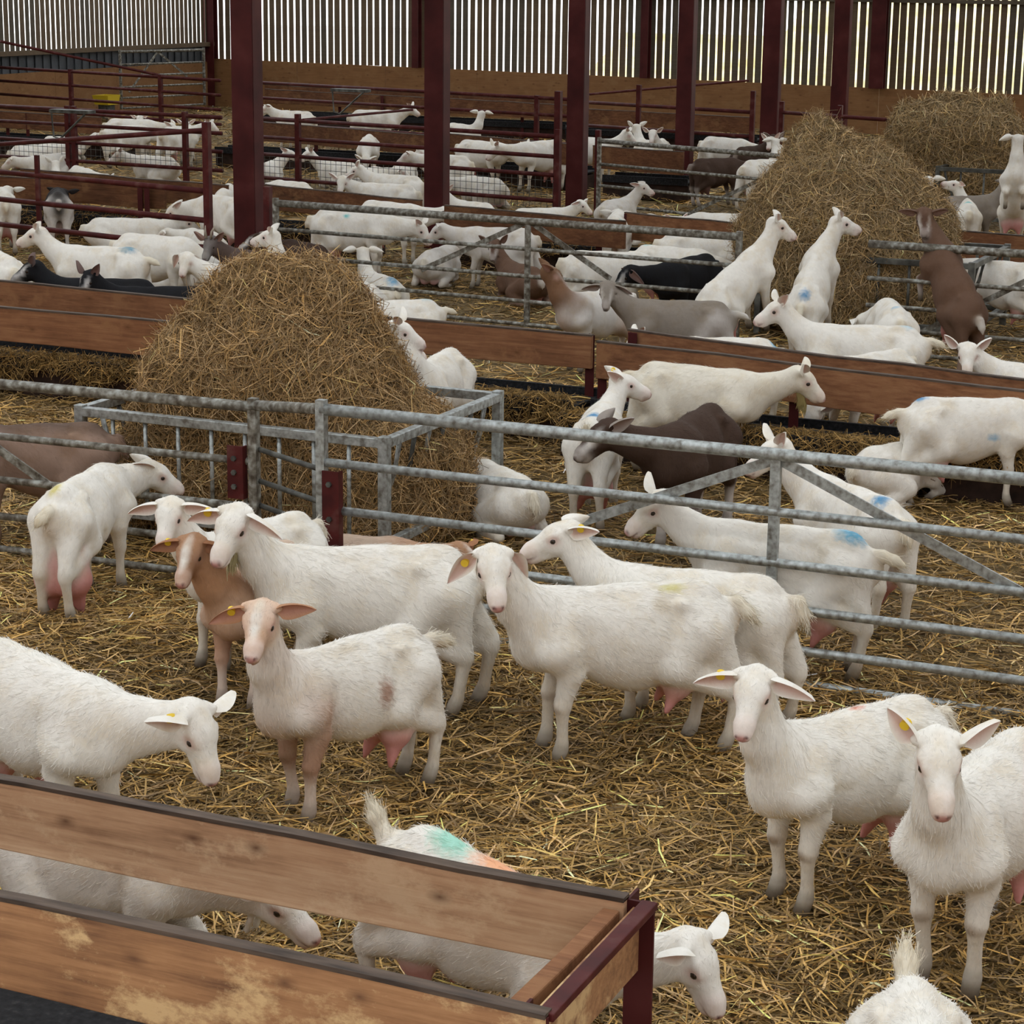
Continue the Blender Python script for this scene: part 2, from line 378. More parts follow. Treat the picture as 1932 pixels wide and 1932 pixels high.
def spot(w, z):
    if w[0] == 'b': return np.array([w[1], w[2], z])
    if w[0] == 'v':
        d = CF + CR*(w[1]-966)/FPX - CU*(600-966)/FPX
        return np.array([d[0]/d[1]*w[2], w[2], z])
    return P(w[0], w[1], z)
BX = 1.06                                     # body length against height
SG = 0.92                                     # the herd's size against the first guess
GOATS = []
def goat(label, W, Hp, s=1.0, pose='stand', neck=(0, 40), head=(0, 35), ears='out', coat='white', marks=(), tail='down',
         zw=None, udder=1.0, nl=1.0, tags=(), beard=0, pitch=0, footz=0.0, seed=None, dirty=0.0, near=None, wattles=False, feet=None, hind=None, horns=False, group=None, earR=None, fat=1.0, lower=0.30, ub=0.0):
    """label; W, Hp: pixels of the top of the withers and of the hips; neck, head: (yaw, lift) and (yaw, dip) of neck and face seen in the camera's heading"""
    rs = np.random.default_rng(seed if seed is not None else len(GOATS)+11)
    s = s*SG
    zb = 0.775*s if zw is None else zw
    if pose == 'lie' and zw is None: zb = (0.775-lower)*s
    if pitch: zb = zw if zw is not None else 0.775*s
    w = spot(W, zb if not pitch else 0.775*s+math.sin(math.radians(pitch))*0.55*s)
    hp = spot(Hp, zb if not pitch else 0.775*s)
    d = w-hp; al = math.atan2(d[1], d[0])
    mid = (w+hp)/2
    if zw == 0: mid = (w*0.605 + hp*0.395)
    dist = math.hypot(mid[0], mid[1])
    h = near if near else float(np.clip(0.00142*dist, 0.0104, 0.0226))/s
    ca = lambda deg: math.radians(deg) + YAW - al            # camera-heading angle -> goat frame
    ny, ne = ca(neck[0]), math.radians(neck[1]); hy, hd = ca(head[0]), math.radians(head[1])
    c = COATS[coat]; base = c['base']
    prims = []
    A = prims.append
    pv = np.array([-0.40, 0, 0.56])
    if pose == 'lie': T = lambda p: np.array(p, float)*np.array([BX, 1, 1]) + np.array([0, 0, -lower])
    elif pitch:
        Rp = roty(-math.radians(pitch)); T = lambda p: Rp@(np.array(p, float)*np.array([BX, 1, 1])-pv)+pv
    else: T = lambda p: np.array(p, float)*np.array([BX, 1, 1])
    YN = (0, 1, 0); wf = (0.74 if pose != 'lie' else 0.86)*fat
    def tor(a, b, ra, rb, k=0.06, g='torso', f=None): A(rc(T(a), T(b), ra, rb, k, g, YN, f or wf))
    tor((0.27, 0, 0.575), (-0.06, 0, 0.535), 0.172, 0.222)
    tor((-0.06, 0, 0.535), (-0.29, 0, 0.575), 0.222, 0.178)
    tor((-0.28, 0, 0.635), (-0.41, 0, 0.60), 0.135, 0.105, 0.05)
    tor((0.22, 0, 0.715), (-0.34, 0, 0.715), 0.055, 0.060, 0.05, 'spine', 0.9)
    tor((0.30, 0, 0.57), (0.365, 0, 0.51), 0.140, 0.085, 0.07, 'chest')
    for sy in (1, -1):
        A(rc(T((-0.23, sy*0.105, 0.705)), T((-0.42, sy*0.068, 0.650)), 0.030, 0.030, 0.035))
        if pose != 'lie': A(rc(T((-0.17, sy*0.20, 0.665)), T((-0.20, sy*0.19, 0.60)), 0.055, 0.03, 0.07, 'torso', None, 1, True))
        A(rc(T((0.10, sy*0.21, 0.50)), T((0.13, sy*0.20, 0.62)), 0.035, 0.035, 0.06, 'torso', None, 1, True))
        A(rc(T((0.20, sy*0.075, 0.66)), T((0.31, sy*0.115, 0.52)), 0.055, 0.075, 0.06))
    # neck and head
    nb = T((0.30, 0, 0.615)); nd = np.array([math.cos(ny)*math.cos(ne), math.sin(ny)*math.cos(ne), math.sin(ne)])
    fwd = T((1, 0, 0)) - T((0, 0, 0))
    bd = 0.35*fwd + 0.65*nd; bd /= np.linalg.norm(bd)
    n1 = nb + bd*0.19*nl; n2 = n1 + nd*0.21*nl
    nlat = np.cross(nd, (0, 0, 1.0)); nlat = nlat/np.linalg.norm(nlat) if np.linalg.norm(nlat) > 0.1 else np.array([0, 1.0, 0])
    A(rc(nb, n1, 0.140, 0.098, 0.09, 'neck', nlat, 0.80)); A(rc(n1, n2, 0.096, 0.076, 0.04, 'neck', nlat, 0.85))
    A(rc(nb+np.array([0.03, 0, -0.07]), n2-np.array([0, 0, 0.03]), 0.085, 0.055, 0.05, 'throat', nlat, 0.8))
    Rh = rotz(hy)@roty(hd)
    hx, hl, hu = Rh[:, 0], Rh[:, 1], Rh[:, 2]
    ho = n2 + nd*0.035 + hx*0.015
    HS = 1.12
    HP = lambda x, y, z: ho + HS*(hx*x + hl*y + hu*z)
    def hd_(a, b, ra, rb, k=0.02, g='face', f=0.86): A(rc(HP(*a), HP(*b), ra*HS, rb*HS, k, g, hl, f))
    hd_((-0.035, 0, -0.012), (0.030, 0, -0.006), 0.064, 0.060, 0.03, 'face', 0.88)
    hd_((0.02, 0, -0.004), (0.150, 0, -0.022), 0.058, 0.036, 0.02, 'face', 0.90)
    hd_((-0.02, 0, -0.052), (0.140, 0, -0.062), 0.042, 0.024, 0.022)
    hd_((0.148, 0, -0.020), (0.176, 0, -0.030), 0.037, 0.031, 0.014, 'muzzle', 1.06)
    hd_((0.142, 0, -0.064), (0.166, 0, -0.065), 0.023, 0.018, 0.009, 'muzzle', 1.10)
    for sy in (1, -1):
        hd_((0.022, sy*0.050, 0.016), (0.056, sy*0.043, 0.010), 0.019, 0.014, 0.016)
        hd_((0.00, sy*0.036, -0.042), (0.05, sy*0.032, -0.046), 0.030, 0.022, 0.02)
        A(rc(HP(0.048, sy*0.070, -0.006), HP(0.066, sy*0.060, -0.010), 0.016, 0.012, 0.010, 'face', None, 1, True))
        A(rc(HP(0.095, sy*0.062, -0.044), HP(0.140, sy*0.056, -0.050), 0.016, 0.014, 0.012, 'face', None, 1, True))
        hd_((0.028, sy*0.0530, 0.011), (0.064, sy*0.0470, 0.005), 0.0085, 0.008, 0.006, 'lid', 1.0)
        hd_((0.030, sy*0.0520, -0.017), (0.062, sy*0.0460, -0.019), 0.007, 0.007, 0.006, 'lid', 1.0)
        A(rc(HP(-0.045, sy*0.045, 0.018), HP(-0.030, sy*0.066, 0.026), 0.026, 0.020, 0.015, 'face'))
    if wattles:
        for sy in (1, -1): A(rc(HP(-0.045, sy*0.020, -0.095), HP(-0.040, sy*0.024, -0.150) - np.array([0, 0, 0.02]), 0.012, 0.014, 0.008, 'throat'))
    # legs
    def chain(pts, rs_, gs, k=0.035):
        for i in range(len(pts)-1):
            A(rc(pts[i], pts[i+1], rs_[i], rs_[i+1], k if i < 1 else 0.014, gs[i]))
    for q, sy in enumerate((1, -1)):
        if pose == 'lie':
            e = np.array([0.25, sy*0.125, 0.16]); kn = np.array([0.40, sy*0.10, 0.055]); ft = np.array([0.27, sy*0.11, 0.035])
            chain([T((0.28, sy*0.10, 0.52)), e, kn, ft, ft+np.array([-0.05, 0, -0.005])], [0.095, 0.06, 0.036, 0.027, 0.030], ['foreleg', 'foreleg', 'forelow', 'hoof'])
            st = np.array([-0.12, sy*0.185, 0.16]); hk = np.array([-0.37, sy*0.18, 0.06]); ft = np.array([-0.16, sy*0.21, 0.03])
            chain([T((-0.31, sy*0.09, 0.56)), st, hk, ft, ft+np.array([0.05, 0, -0.002])], [0.13, 0.085, 0.038, 0.026, 0.030], ['hindleg', 'hindleg', 'hindlow', 'hoof'])
            continue
        j = rs.uniform(-0.06, 0.06) if feet is None else feet[q]
        yy = sy*0.095
        fz = footz
        top = T((0.26, sy*0.10, 0.52)); el = T((0.225, sy*0.105, 0.42))
        fx = el[0] + 0.02 + j
        if pitch and footz == 'hang':
            kn = el + np.array([0.13, 0, -0.02]); ft = kn + np.array([-0.03, 0, -0.14])
            chain([top, el, kn, ft, ft+np.array([0.0, 0, -0.05])], [0.10, 0.060, 0.037, 0.026, 0.030], ['foreleg', 'foreleg', 'forelow', 'hoof'])
        else:
            ft = np.array([fx+0.01, yy, fz+0.10]); kn = el*0.5 + ft*0.5 + np.array([0.018, 0, 0.01])
            up = 0.55*el + 0.45*kn
            chain([top, el, kn + (el-kn)*0.12, kn, kn + (ft-kn)*0.25, ft, np.array([fx+0.015, yy, fz+0.07]), np.array([fx+0.035, yy, fz+0.02])],
                  [0.100, 0.060, 0.037, 0.038, 0.027, 0.026, 0.031, 0.034],
                  ['foreleg', 'foreleg', 'foreknee', 'foreknee', 'forelow', 'forelow', 'hoof'])
        j = rs.uniform(-0.07, 0.05) if hind is None else hind[q]
        hx_ = -0.405*BX + j
        hipp = T((-0.32, sy*0.085, 0.58)); st = T((-0.20, sy*0.105, 0.43)) + np.array([j*0.3, 0, 0])
        hk = np.array([hx_-0.035, sy*0.09, 0.285]); ft = np.array([hx_-0.005, sy*0.095, 0.10])
        chain([hipp, st], [0.115, 0.080], ['hindleg'], 0.05)
        chain([st, hk], [0.080, 0.040], ['hindleg'], 0.04)
        A(rc(T((-0.36, sy*0.078, 0.56)), hk + np.array([0, 0, 0.05]), 0.098, 0.036, 0.045, 'hindleg'))
        chain([hk, hk+(ft-hk)*0.25, ft, np.array([hx_+0.008, sy*0.095, 0.07]), np.array([hx_+0.03, sy*0.095, 0.02])], [0.037, 0.029, 0.027, 0.031, 0.034],
              ['hindlow', 'hindlow', 'hindlow', 'hoof'], 0.015)
    if udder > 0:
        uz = T((-0.21, 0, 0.0))[2] if pose != 'lie' else -0.22
        for sy in (1, -1):
            uu = udder
            if pose == 'lie':
                A(rc((-0.26, sy*0.05, 0.16), (-0.30, sy*0.06, 0.10), 0.07, 0.06, 0.02, 'udder')); continue
            a0 = T((-0.235-ub, sy*0.040, 0.40)); a1 = a0 + np.array([0.0, sy*0.022, -0.075*uu-0.01])
            A(rc(a0, a1, 0.060+0.015*uu, 0.045+0.032*uu, 0.03, 'udder'))
            A(rc(a1 + np.array([0.015, sy*0.012, -0.03*uu-0.02]), a1 + np.array([0.055, sy*0.028, -0.085*uu-0.055]), 0.040*uu**0.5, 0.013, 0.02, 'udder'))
    TD = {'down': (-0.35, 0, -0.94), 'out': (-0.93, 0, -0.35), 'up': (-0.45, 0, 0.9), 'left': (-0.6, 0.35, -0.6), 'right': (-0.6, -0.5, -0.5)}[tail]
    t0 = T((-0.455, 0, 0.665)); td = np.array(TD); t1 = t0 + np.array([-0.045, 0, 0.012]); t2 = t1 + td*0.13
    A(rc(t0, t1, 0.030, 0.028, 0.03, 'tail')); A(rc(t1, t1+td*0.07, 0.027, 0.030, 0.02, 'tail', (0, 1, 0), 1.2)); A(rc(t1+td*0.07, t2, 0.030, 0.012, 0.02, 'tail', (0, 1, 0), 1.2))
    D, lo = field(prims, h, 0.0)
    V, Q = surface(D, lo, h)
    # colour: every body region has its own coat colour
    groups = sorted(set(p['g'] for p in prims))
    gd = {g: np.full(len(V), 9.0, np.float32) for g in groups}
    for p in prims:
        if p.get('cut'): continue
        gd[p['g']] = np.minimum(gd[p['g']], prim_d(p, V))
    dmat = np.stack([gd[g] for g in groups]); dmin = dmat.min(0)
    wts = np.exp(-(dmat-dmin)/np.array([[0.028 if g in ('neck', 'throat', 'chest', 'torso', 'spine', 'foreleg', 'hindleg') else 0.009] for g in groups])); wts /= wts.sum(0)
    dflt = {'udder': UDDER, 'hoof': HOOF, 'lid': tuple(0.5*np.array(c.get('face', base))+0.5*np.array((0.58, 0.38, 0.34)) if sum(base) > 1 else np.array(base)*1.3),
            'muzzle': tuple(0.62*np.array(base)+0.38*np.array((0.62, 0.36, 0.32))) if sum(base) > 1.5 else base}
    low = tuple(np.array(base)*np.array((0.80, 0.76, 0.70)))
    dflt['forelow'] = low; dflt['hindlow'] = low; dflt['foreknee'] = tuple(np.array(base)*np.array((0.78, 0.72, 0.64)))
    if 'stripe' not in c and sum(base) > 1.5: dflt['tail'] = tuple(np.array(base)*np.array((0.93, 0.88, 0.76)))
    cols = np.zeros((len(V), 3))
    for i, g in enumerate(groups):
        cols += wts[i][:, None]*np.array(c.get(g, dflt.get(g, base)))
    # head-frame markings
    Lh = (V-ho)@np.stack([hx, hl, hu], 1)/HS
    fm = np.exp(-np.maximum(np.minimum(gd['face'], gd['muzzle']), 0)/0.01)
    def dab(center, rad, col, wgt=1.0, frame=Lh, mask=None):
        nonlocal cols
        q = np.linalg.norm((frame-np.array(center))/np.array(rad), axis=1)
        a = np.clip(1.6-1.6*q, 0, 1)*wgt
        if mask is not None: a = a*mask
        cols = cols*(1-a[:, None]) + np.array(col)*a[:, None]
    if 'blaze' in c: dab((0.07, 0, 0.05), (0.14, 0.034, 0.06), c['blaze'], 1, Lh, fm)
    if 'stripe' in c:
        for sy in (1, -1): dab((0.08, sy*0.040, 0.016), (0.12, 0.020, 0.05), c['stripe'], 0.95, Lh, fm)
    nose = (0.50, 0.22, 0.20) if sum(base) > 1.0 else (0.05, 0.04, 0.04)
    dab((0.206, 0, -0.028), (0.024, 0.036, 0.024), nose, 0.9)
    dab((0.178, 0, -0.051), (0.055, 0.055, 0.008), tuple(np.array(nose)*0.45), 0.9)
    dab((0.180, 0, -0.072), (0.030, 0.030, 0.014), nose, 0.6)
    for sy in (1, -1): dab((0.203, sy*0.019, -0.020), (0.014, 0.011, 0.011), (0.10, 0.03, 0.03), 0.95)
    if sum(base) > 1.5:
        dab((-0.03, 0, 0.075), (0.06, 0.05, 0.035), tuple(np.array(base)*np.array((0.88, 0.80, 0.68))), 0.6)
        for sy in (1, -1):
            dab((0.045, sy*0.055, 0.0), (0.035, 0.03, 0.028), (0.60, 0.38, 0.33), 0.65)
    # torso-frame markings: stains and spray dye
    if pose == 'lie': Vt = V + np.array([0, 0, lower])
    elif pitch: Vt = (V-pv)@Rp + pv
    else: Vt = V
    Vt = Vt/np.array([BX, 1, 1])
    if sum(base) > 1.5:
        for _ in range(7):
            cc = (rs.uniform(-0.45, 0.3), rs.choice([-1, 1])*rs.uniform(0.05, 0.2), rs.uniform(0.32, 0.78))
            dab(cc, (rs.uniform(0.03, 0.09), 0.08, rs.uniform(0.02, 0.05)), (0.50, 0.40, 0.25), rs.uniform(0.12, 0.35)+dirty*0.3, Vt)
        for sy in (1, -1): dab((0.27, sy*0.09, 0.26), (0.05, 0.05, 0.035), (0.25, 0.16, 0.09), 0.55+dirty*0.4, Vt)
        dab((-0.47, 0, 0.60), (0.05, 0.07, 0.12), (0.60, 0.45, 0.30), 0.5+dirty*0.4, Vt)
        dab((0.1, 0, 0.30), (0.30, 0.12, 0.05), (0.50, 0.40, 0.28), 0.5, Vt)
    for cc, rad, col in marks:
        q = np.linalg.norm((Vt-np.array(cc))/np.array(rad), axis=1) + rs.normal(0, 0.10, len(V))
        a = np.clip(1.35-1.25*q, 0, 0.92); cols = cols*(1-a[:, None]) + np.array(col)*a[:, None]
    cols *= (1 + rs.normal(0, 0.022, (len(V), 1)))
    # ears join the same mesh
    Vs, Qs, Cs = [V], [Q], [np.clip(cols, 0.003, 1)]
    off = len(V); tips = {}
    for sy in (1, -1):
        st_ = ears if (sy == 1 or earR is None) else earR
        ed, en = EARS[st_]
        jit = rs.normal(0, 0.10, 3)
        ed = np.array([ed[0], ed[1]*sy, ed[2]])+jit; ed /= np.linalg.norm(ed)
        en = np.array([en[0], en[1]*sy, en[2]]); en -= ed*(en@ed); en /= np.linalg.norm(en)
        es = np.cross(en, ed)
        eb = np.array([-0.034, sy*0.060, 0.024]); LE, WE = 0.155, 0.030
        ni, nj = 10, 5
        gin, gout = [], []
        for i in range(ni):
            t = i/(ni-1); pw = WE*(max(0.0, math.sin(math.pi*t**0.72))**0.75 + 0.42*(1-t)**2)
            for j in range(nj):
                q = (j-2)/2
                bendv = -np.array([0, 0, 0.03])*t*t + np.array([0.018, 0, 0])*t*t
                pt = eb + ed*LE*t + es*pw*q + en*(0.030*q*q*(1-0.55*t)*(0.3+pw/WE)) + bendv
                gin.append(pt); gout.append(pt - en*0.010*(1-q*q)*(1 if i < ni-1 else 0))
        g2w = lambda a: np.array([HP(*p) for p in a])
        eV = np.concatenate([g2w(gin), g2w(gout)])
        eQ = []
        for i in range(ni-1):
            for j in range(nj-1):
                a = i*nj+j; eQ.append((a, a+1, a+nj+1, a+nj)); b = a+ni*nj; eQ.append((b, b+nj, b+nj+1, b+1))
        if sy == -1: eQ = [q[::-1] for q in eQ]
        ec = np.array(c.get('ear', c.get('face', base)))
        inn = 0.35*ec + 0.65*np.array((0.60, 0.33, 0.27)) if sum(base) > 1.5 else 0.7*ec+0.3*np.array((0.45, 0.26, 0.22))
        eC = np.concatenate([np.tile(inn, (ni*nj, 1)), np.tile(ec, (ni*nj, 1))])
        for i in range(ni):
            for j in (0, nj-1): eC[i*nj+j] = ec
        Vs.append(eV); Qs.append(np.array(eQ)+off); Cs.append(eC); off += len(eV)
        tips[sy] = (HP(*(eb+ed*LE*0.38+en*0.004)), Rh@en, Rh@ed)
    V = np.concatenate(Vs)*s
    furn = 0 if dist > 17 else (9500 if dist < 10.2 else 3600)
    if furn and pose != 'hidden':
        q4 = Q[:]; A3 = Vs[0][q4]; nr = np.cross(A3[:, 2]-A3[:, 0], A3[:, 3]-A3[:, 1]); ar = np.linalg.norm(nr, axis=1)*0.5; nr /= (2*ar[:, None]+1e-12)
        ctr = A3.mean(1)
        def near(gs): return np.min([gd[g][q4[:, 0]] for g in gs if g in gd], axis=0)
        dm = dmin[q4[:, 0]]
        bald = near(['udder', 'hoof', 'lid', 'muzzle']) < dm+0.012
        legq = near(['forelow', 'hindlow', 'foreknee']) < dm+0.01
        headq = near(['face', 'lid', 'muzzle']) < dm+0.008
        tailq = near(['tail']) < dm+0.006
        pr = ar*np.where(bald, 0, 1.0)*np.where(headq, 0.8, 1.0)*np.where(ctr[:, 2] < 0.10, 0.2, 1.0)*np.where(tailq, 2.0, 1)
        ix = rs.choice(len(q4), furn, p=pr/pr.sum())
        uv = rs.random((furn, 2, 1)); fp = (A3[ix, 0]*(1-uv[:, 0])+A3[ix, 1]*uv[:, 0])*(1-uv[:, 1]) + (A3[ix, 3]*(1-uv[:, 0])+A3[ix, 2]*uv[:, 0])*uv[:, 1]
        fn = nr[ix]
        flow = np.tile(np.array([-0.9, 0, -0.55]), (furn, 1)); flow[legq[ix]] = (0, 0, -1.0); flow[headq[ix]] = -hx*0.9 - np.array([0, 0, 0.25])
        nk = (near(['neck', 'throat']) < dm+0.01)[ix]; flow[nk] = -nd*0.7 - np.array([0, 0, 0.75])
        flow[tailq[ix]] = td
        flow = flow + rs.normal(size=(furn, 3))*0.28
        flow -= fn*np.sum(flow*fn, 1, keepdims=True); flow /= np.linalg.norm(flow, axis=1, keepdims=True)+1e-9
        fd = flow + fn*rs.uniform(0.05, 0.30, (furn, 1))
        fl_ = rs.uniform(0.016, 0.038, furn)*np.where(headq[ix], 0.45, 1)*np.where(legq[ix], 0.5, 1)*np.where(tailq[ix], 1.7, 1)*(1.25 if beard else 1.0)
        fc = Cs[0][q4[ix, 0]]*rs.uniform(0.78, 1.14, (furn, 1))
        fur_me = strands('fur', (fp + fd*fl_[:, None]*0.48)*s, fd, fn + rs.normal(size=(furn, 3))*0.25, fl_*s, rs.uniform(0.0016, 0.0030, furn), np.zeros((furn, 3))+1e-6, np.clip(fc, 0.004, 0.92), 'fur', 1)
    me = fast_mesh('goat', V, np.concatenate(Qs), np.concatenate(Cs), 'coat')
    o = bpy.data.objects.new('goat', me); COL.objects.link(o)
    o.location = (float(mid[0]) , float(mid[1]), 0.0); o.rotation_euler = (0, 0, al)
    off_x = 0.06*s if zw != 0 else 0.0          # withers/hips straddle x = -0.06
    o.location.x += off_x*math.cos(al); o.location.y += off_x*math.sin(al)
    tag(o, label, 'goat', group)
    def child(nm, mesh):
        ch = bpy.data.objects.new(nm, mesh); COL.objects.link(ch); ch.parent = o; return ch
    if furn:
        fo = child('fur', fur_me); fo['kind'] = 'stuff'
    if dist < 30:
        for sy in (1, -1):
            e = child('eye', eye_mesh()); p = HP(0.047, sy*0.0475, -0.003)*s
            e.location = p; e.scale = (0.0175*s,)*3
    for sy in tags:
        tp, tn, te = tips[sy]
        b = MB(); vs = []
        ts = np.cross(tn, te); cc = tp*s
        for zz in (-0.010, 0.016):
            vs += [cc + tn*zz*s + (te*math.cos(2*math.pi*k/10) + ts*math.sin(2*math.pi*k/10))*0.017*s for k in range(10)]
        b.add(vs, [tuple(range(10)), tuple(range(19, 9, -1))] + [(k, k+10, (k+1) % 10+10, (k+1) % 10) for k in range(10)])
        t_ = b.build('ear_tag', 'tag'); t_.parent = o
    if beard:
        n = 70; pts0 = HP(0.06, 0, -0.085)*s
        b = MB()
        for i in range(n):
            p0 = pts0 + hx*rs.uniform(-0.045, 0.03)*s + hl*rs.uniform(-0.018, 0.018)*s
            L_ = beard*rs.uniform(0.6, 1.1)*s
            p2 = p0 + np.array([0, 0, -L_]) + hx*rs.uniform(-0.02, 0.03)*s; p1 = (p0+p2)/2 + hx*0.015*s
            b.tube([p0, p1, p2], [0.005*s, 0.004*s, 0.0012*s], 3)
        bo = b.build('beard', mat('beard_hair', (0.42, 0.36, 0.20) if coat != 'cream' else (0.26, 0.20, 0.07), 0.8)); bo.parent = o
    if horns:
        for sy in (1, -1):
            b = MB(); pt = [HP(-0.01, sy*0.025, 0.06), HP(-0.05, sy*0.035, 0.11), HP(-0.11, sy*0.05, 0.13)]
            b.tube([q*s for q in pt], [0.016*s, 0.012*s, 0.004*s], 7)
            ho_ = b.build('horn', mat('horn', (0.30, 0.25, 0.19), 0.5), smooth=True); ho_.parent = o
    GOATS.append(o)
    return o
# ------------------------------------------------------------------ the barn
WY = 48.3                                    # slatted back wall
LX = -29.6                                   # left wall
def hfloor(x, y):
    return 0.020*np.sin(x*2.1+0.7*y)*np.sin(y*1.7-0.4*x) + 0.012*np.sin(5.3*x+1.1)*np.sin(4.7*y) - 0.02
# floor: soil under the bedding
gx = np.linspace(LX, 12, 130); gy = np.linspace(2.0, WY, 140)
GX, GY = np.meshgrid(gx, gy, indexing='ij')
fv = np.stack([GX, GY, hfloor(GX, GY)-0.015], -1).reshape(-1, 3)
ii = np.arange(len(gx)*len(gy)).reshape(len(gx), len(gy))
fq = np.stack([ii[:-1, :-1], ii[1:, :-1], ii[1:, 1:], ii[:-1, 1:]], -1).reshape(-1, 4)
M['litter'] = noisy('trodden_litter', [(0.30, (0.045, 0.030, 0.012)), (0.5, (0.15, 0.10, 0.035)), (0.70, (0.30, 0.205, 0.075))], 9.0, (1, 1, 1), 0.9, detail=10, bstr=0.5, bdist=0.03, dist=1.2)
gx = None
fl = link('floor', fast_mesh('floor', fv, fq, None, 'litter')); struct(fl)
fl['label'] = 'straw-littered earth floor of the goat barn'
# ground outside the slats
yard = struct(MB().box(-70, WY+0.4, -0.3, 30, 120, -0.05).build('floor_yard', 'yard'))
def slope(b, x0, x1, y0, y1, z):
    return b.add([(x0, y0, -0.06), (x1, y0, -0.06), (x1, y1, -0.06), (x0, y1, -0.06), (x0, y1, z), (x1, y1, z)], [(0, 3, 2, 1), (0, 1, 5, 4), (1, 2, 5), (2, 3, 4, 5), (3, 0, 4)])
bank = struct(slope(slope(MB(), -17.5, 20, 52, 60, 2.8), -23, -17.6, 55, 60, 1.7).build('bank_dry_grass', 'dry_grass'))
yard2 = struct(MB().box(-70, 8, -0.3, LX-0.4, WY+0.4, -0.05).build('floor_yard_side', 'yard'))

# back wall: plywood kick panels, slats above with gaps, a rail across their tops
wb = struct(empty('wall_back', (-9, WY, 0)))
SLAT_TOP = 4.2
smesh = {}
def slat(parent, x, y, w, along, z0, z1, mt):
    key = (round(w, 3), along, mt, round(z0, 2))
    if key not in smesh:
        b = MB().box(-w/2 if along == 'x' else -0.007, -0.008 if along == 'x' else -w/2, z0, w/2 if along == 'x' else 0.007, 0.008 if along == 'x' else w/2, z1)
        me = bpy.data.meshes.new('slat'); me.from_pydata(b.v, [], b.f); me.update(); me.materials.append(M[mt]); smesh[key] = me
    o = bpy.data.objects.new('slat', smesh[key]); COL.objects.link(o); o.parent = parent
    o.location = (x-parent.location.x, y-parent.location.y, 0)
    o.rotation_euler = (0, 0, 0)
    if along == 'x': o.rotation_euler[1] = random.uniform(-0.004, 0.004)
    return o
x = LX+0.05; i = 0
ZS = lambda xx: 1.02 - 0.0115*(xx+18)        # the foot of the slats, a little out of level
pitch = 0.182
while x < -6.0:
    slat(wb, x, WY+0.10 + 0.0, random.choice([0.126, 0.134, 0.142]), 'x', round(ZS(x)-0.05, 1), SLAT_TOP, 'slat' if random.random() < 0.62 else 'slat_grey')
    x += pitch; i += 1
xs = np.arange(LX, -5.0, 2.44)
for k in range(len(xs)-1):
    b = MB(); x0, x1 = xs[k]+0.004, xs[k+1]-0.004
    b.add([(x0, WY, -0.12), (x1, WY, -0.12), (x1, WY+0.03, -0.12), (x0, WY+0.03, -0.12), (x0, WY, ZS(x0)), (x1, WY, ZS(x1)), (x1, WY+0.03, ZS(x1)), (x0, WY+0.03, ZS(x0))],
          [(0, 1, 5, 4), (1, 2, 6, 5), (2, 3, 7, 6), (3, 0, 4, 7), (4, 5, 6, 7)])
    b.build('panel', 'plywood', wb)
MB().box(LX, WY+0.02, 2.80, -5, WY+0.09, 2.88).build('rail', 'slat_grey', wb)
MB().box(LX, WY+0.02, 4.15, -5, WY+0.09, 4.25).build('rail', 'slat_grey', wb)
for px_ in (400, 790, 1222, 1662):
    q = P(px_, 60, 2.3); t = WY/ (CF + CR*(px_-966)/FPX - CU*(60-966)/FPX)[1]; xx = (CF + CR*(px_-966)/FPX - CU*(60-966)/FPX)[0]*t
    wd = {400: 0.34, 790: 0.16, 1222: 0.18, 1662: 0.32}[px_]
    b = MB().box(xx-wd/2, WY-0.22, ZS(xx) if px_ != 400 else 0.0, xx+wd/2, WY-0.20, 4.4).box(xx-wd/2, WY-0.02, ZS(xx), xx+wd/2, WY, 4.4).box(xx-0.01, WY-0.20, ZS(xx), xx+0.01, WY-0.02, 4.4)
    b.build('stanchion', 'red', wb)
# left wall: slats over a sheeted strip over plywood
wl = struct(empty('wall_left', (LX, 30, 0)))
y = 27.0
while y < WY-0.2:
    slat(wl, LX, y, random.choice([0.132, 0.142, 0.15]), 'y', 1.55, SLAT_TOP, 'slat' if random.random() < 0.75 else 'slat_grey')
    y += 0.19
ys = np.arange(27, WY, 2.44)
for k in range(len(ys)):
    MB().box(LX-0.03, ys[k]+0.004, -0.12, LX, min(WY, ys[k]+2.436), 1.08).build('panel', 'plywood', wl)
b = MB()
for k in range(int((WY-27)/0.15)):
    y0 = 27+k*0.15; b.box(LX-0.06+0.03*(k % 2), y0, 1.05, LX-0.05+0.03*(k % 2), y0+0.15, 1.52)
b.box(LX-0.075, 27, 1.05, LX-0.065, WY, 1.52)
b.build('sheeting', 'tin', wl)
MB().box(LX-0.02, 27, 1.46, LX+0.10, WY, 1.56).build('rail', 'slat', wl)
for yy in (29.6, 38.9):
    b = MB().box(LX+0.02, yy-0.16, 0, LX+0.04, yy+0.16, 4.4).box(LX+0.28, yy-0.16, 0, LX+0.30, yy+0.16, 4.4).box(LX+0.04, yy-0.012, 0, LX+0.28, yy+0.012, 4.4)
    b.build('stanchion', 'red', wl)

# unseen roof added to dim the barn; open strips between sheets sized for light
RZ = 6.0
cl = struct(empty('unseen_ceiling', (-8, 25, RZ)))
for (y0, y1) in ROOF:
    MB().box(LX-1, y0, RZ, 14, y1, RZ+0.08).build('unseen_roof_sheet', 'roof', cl)

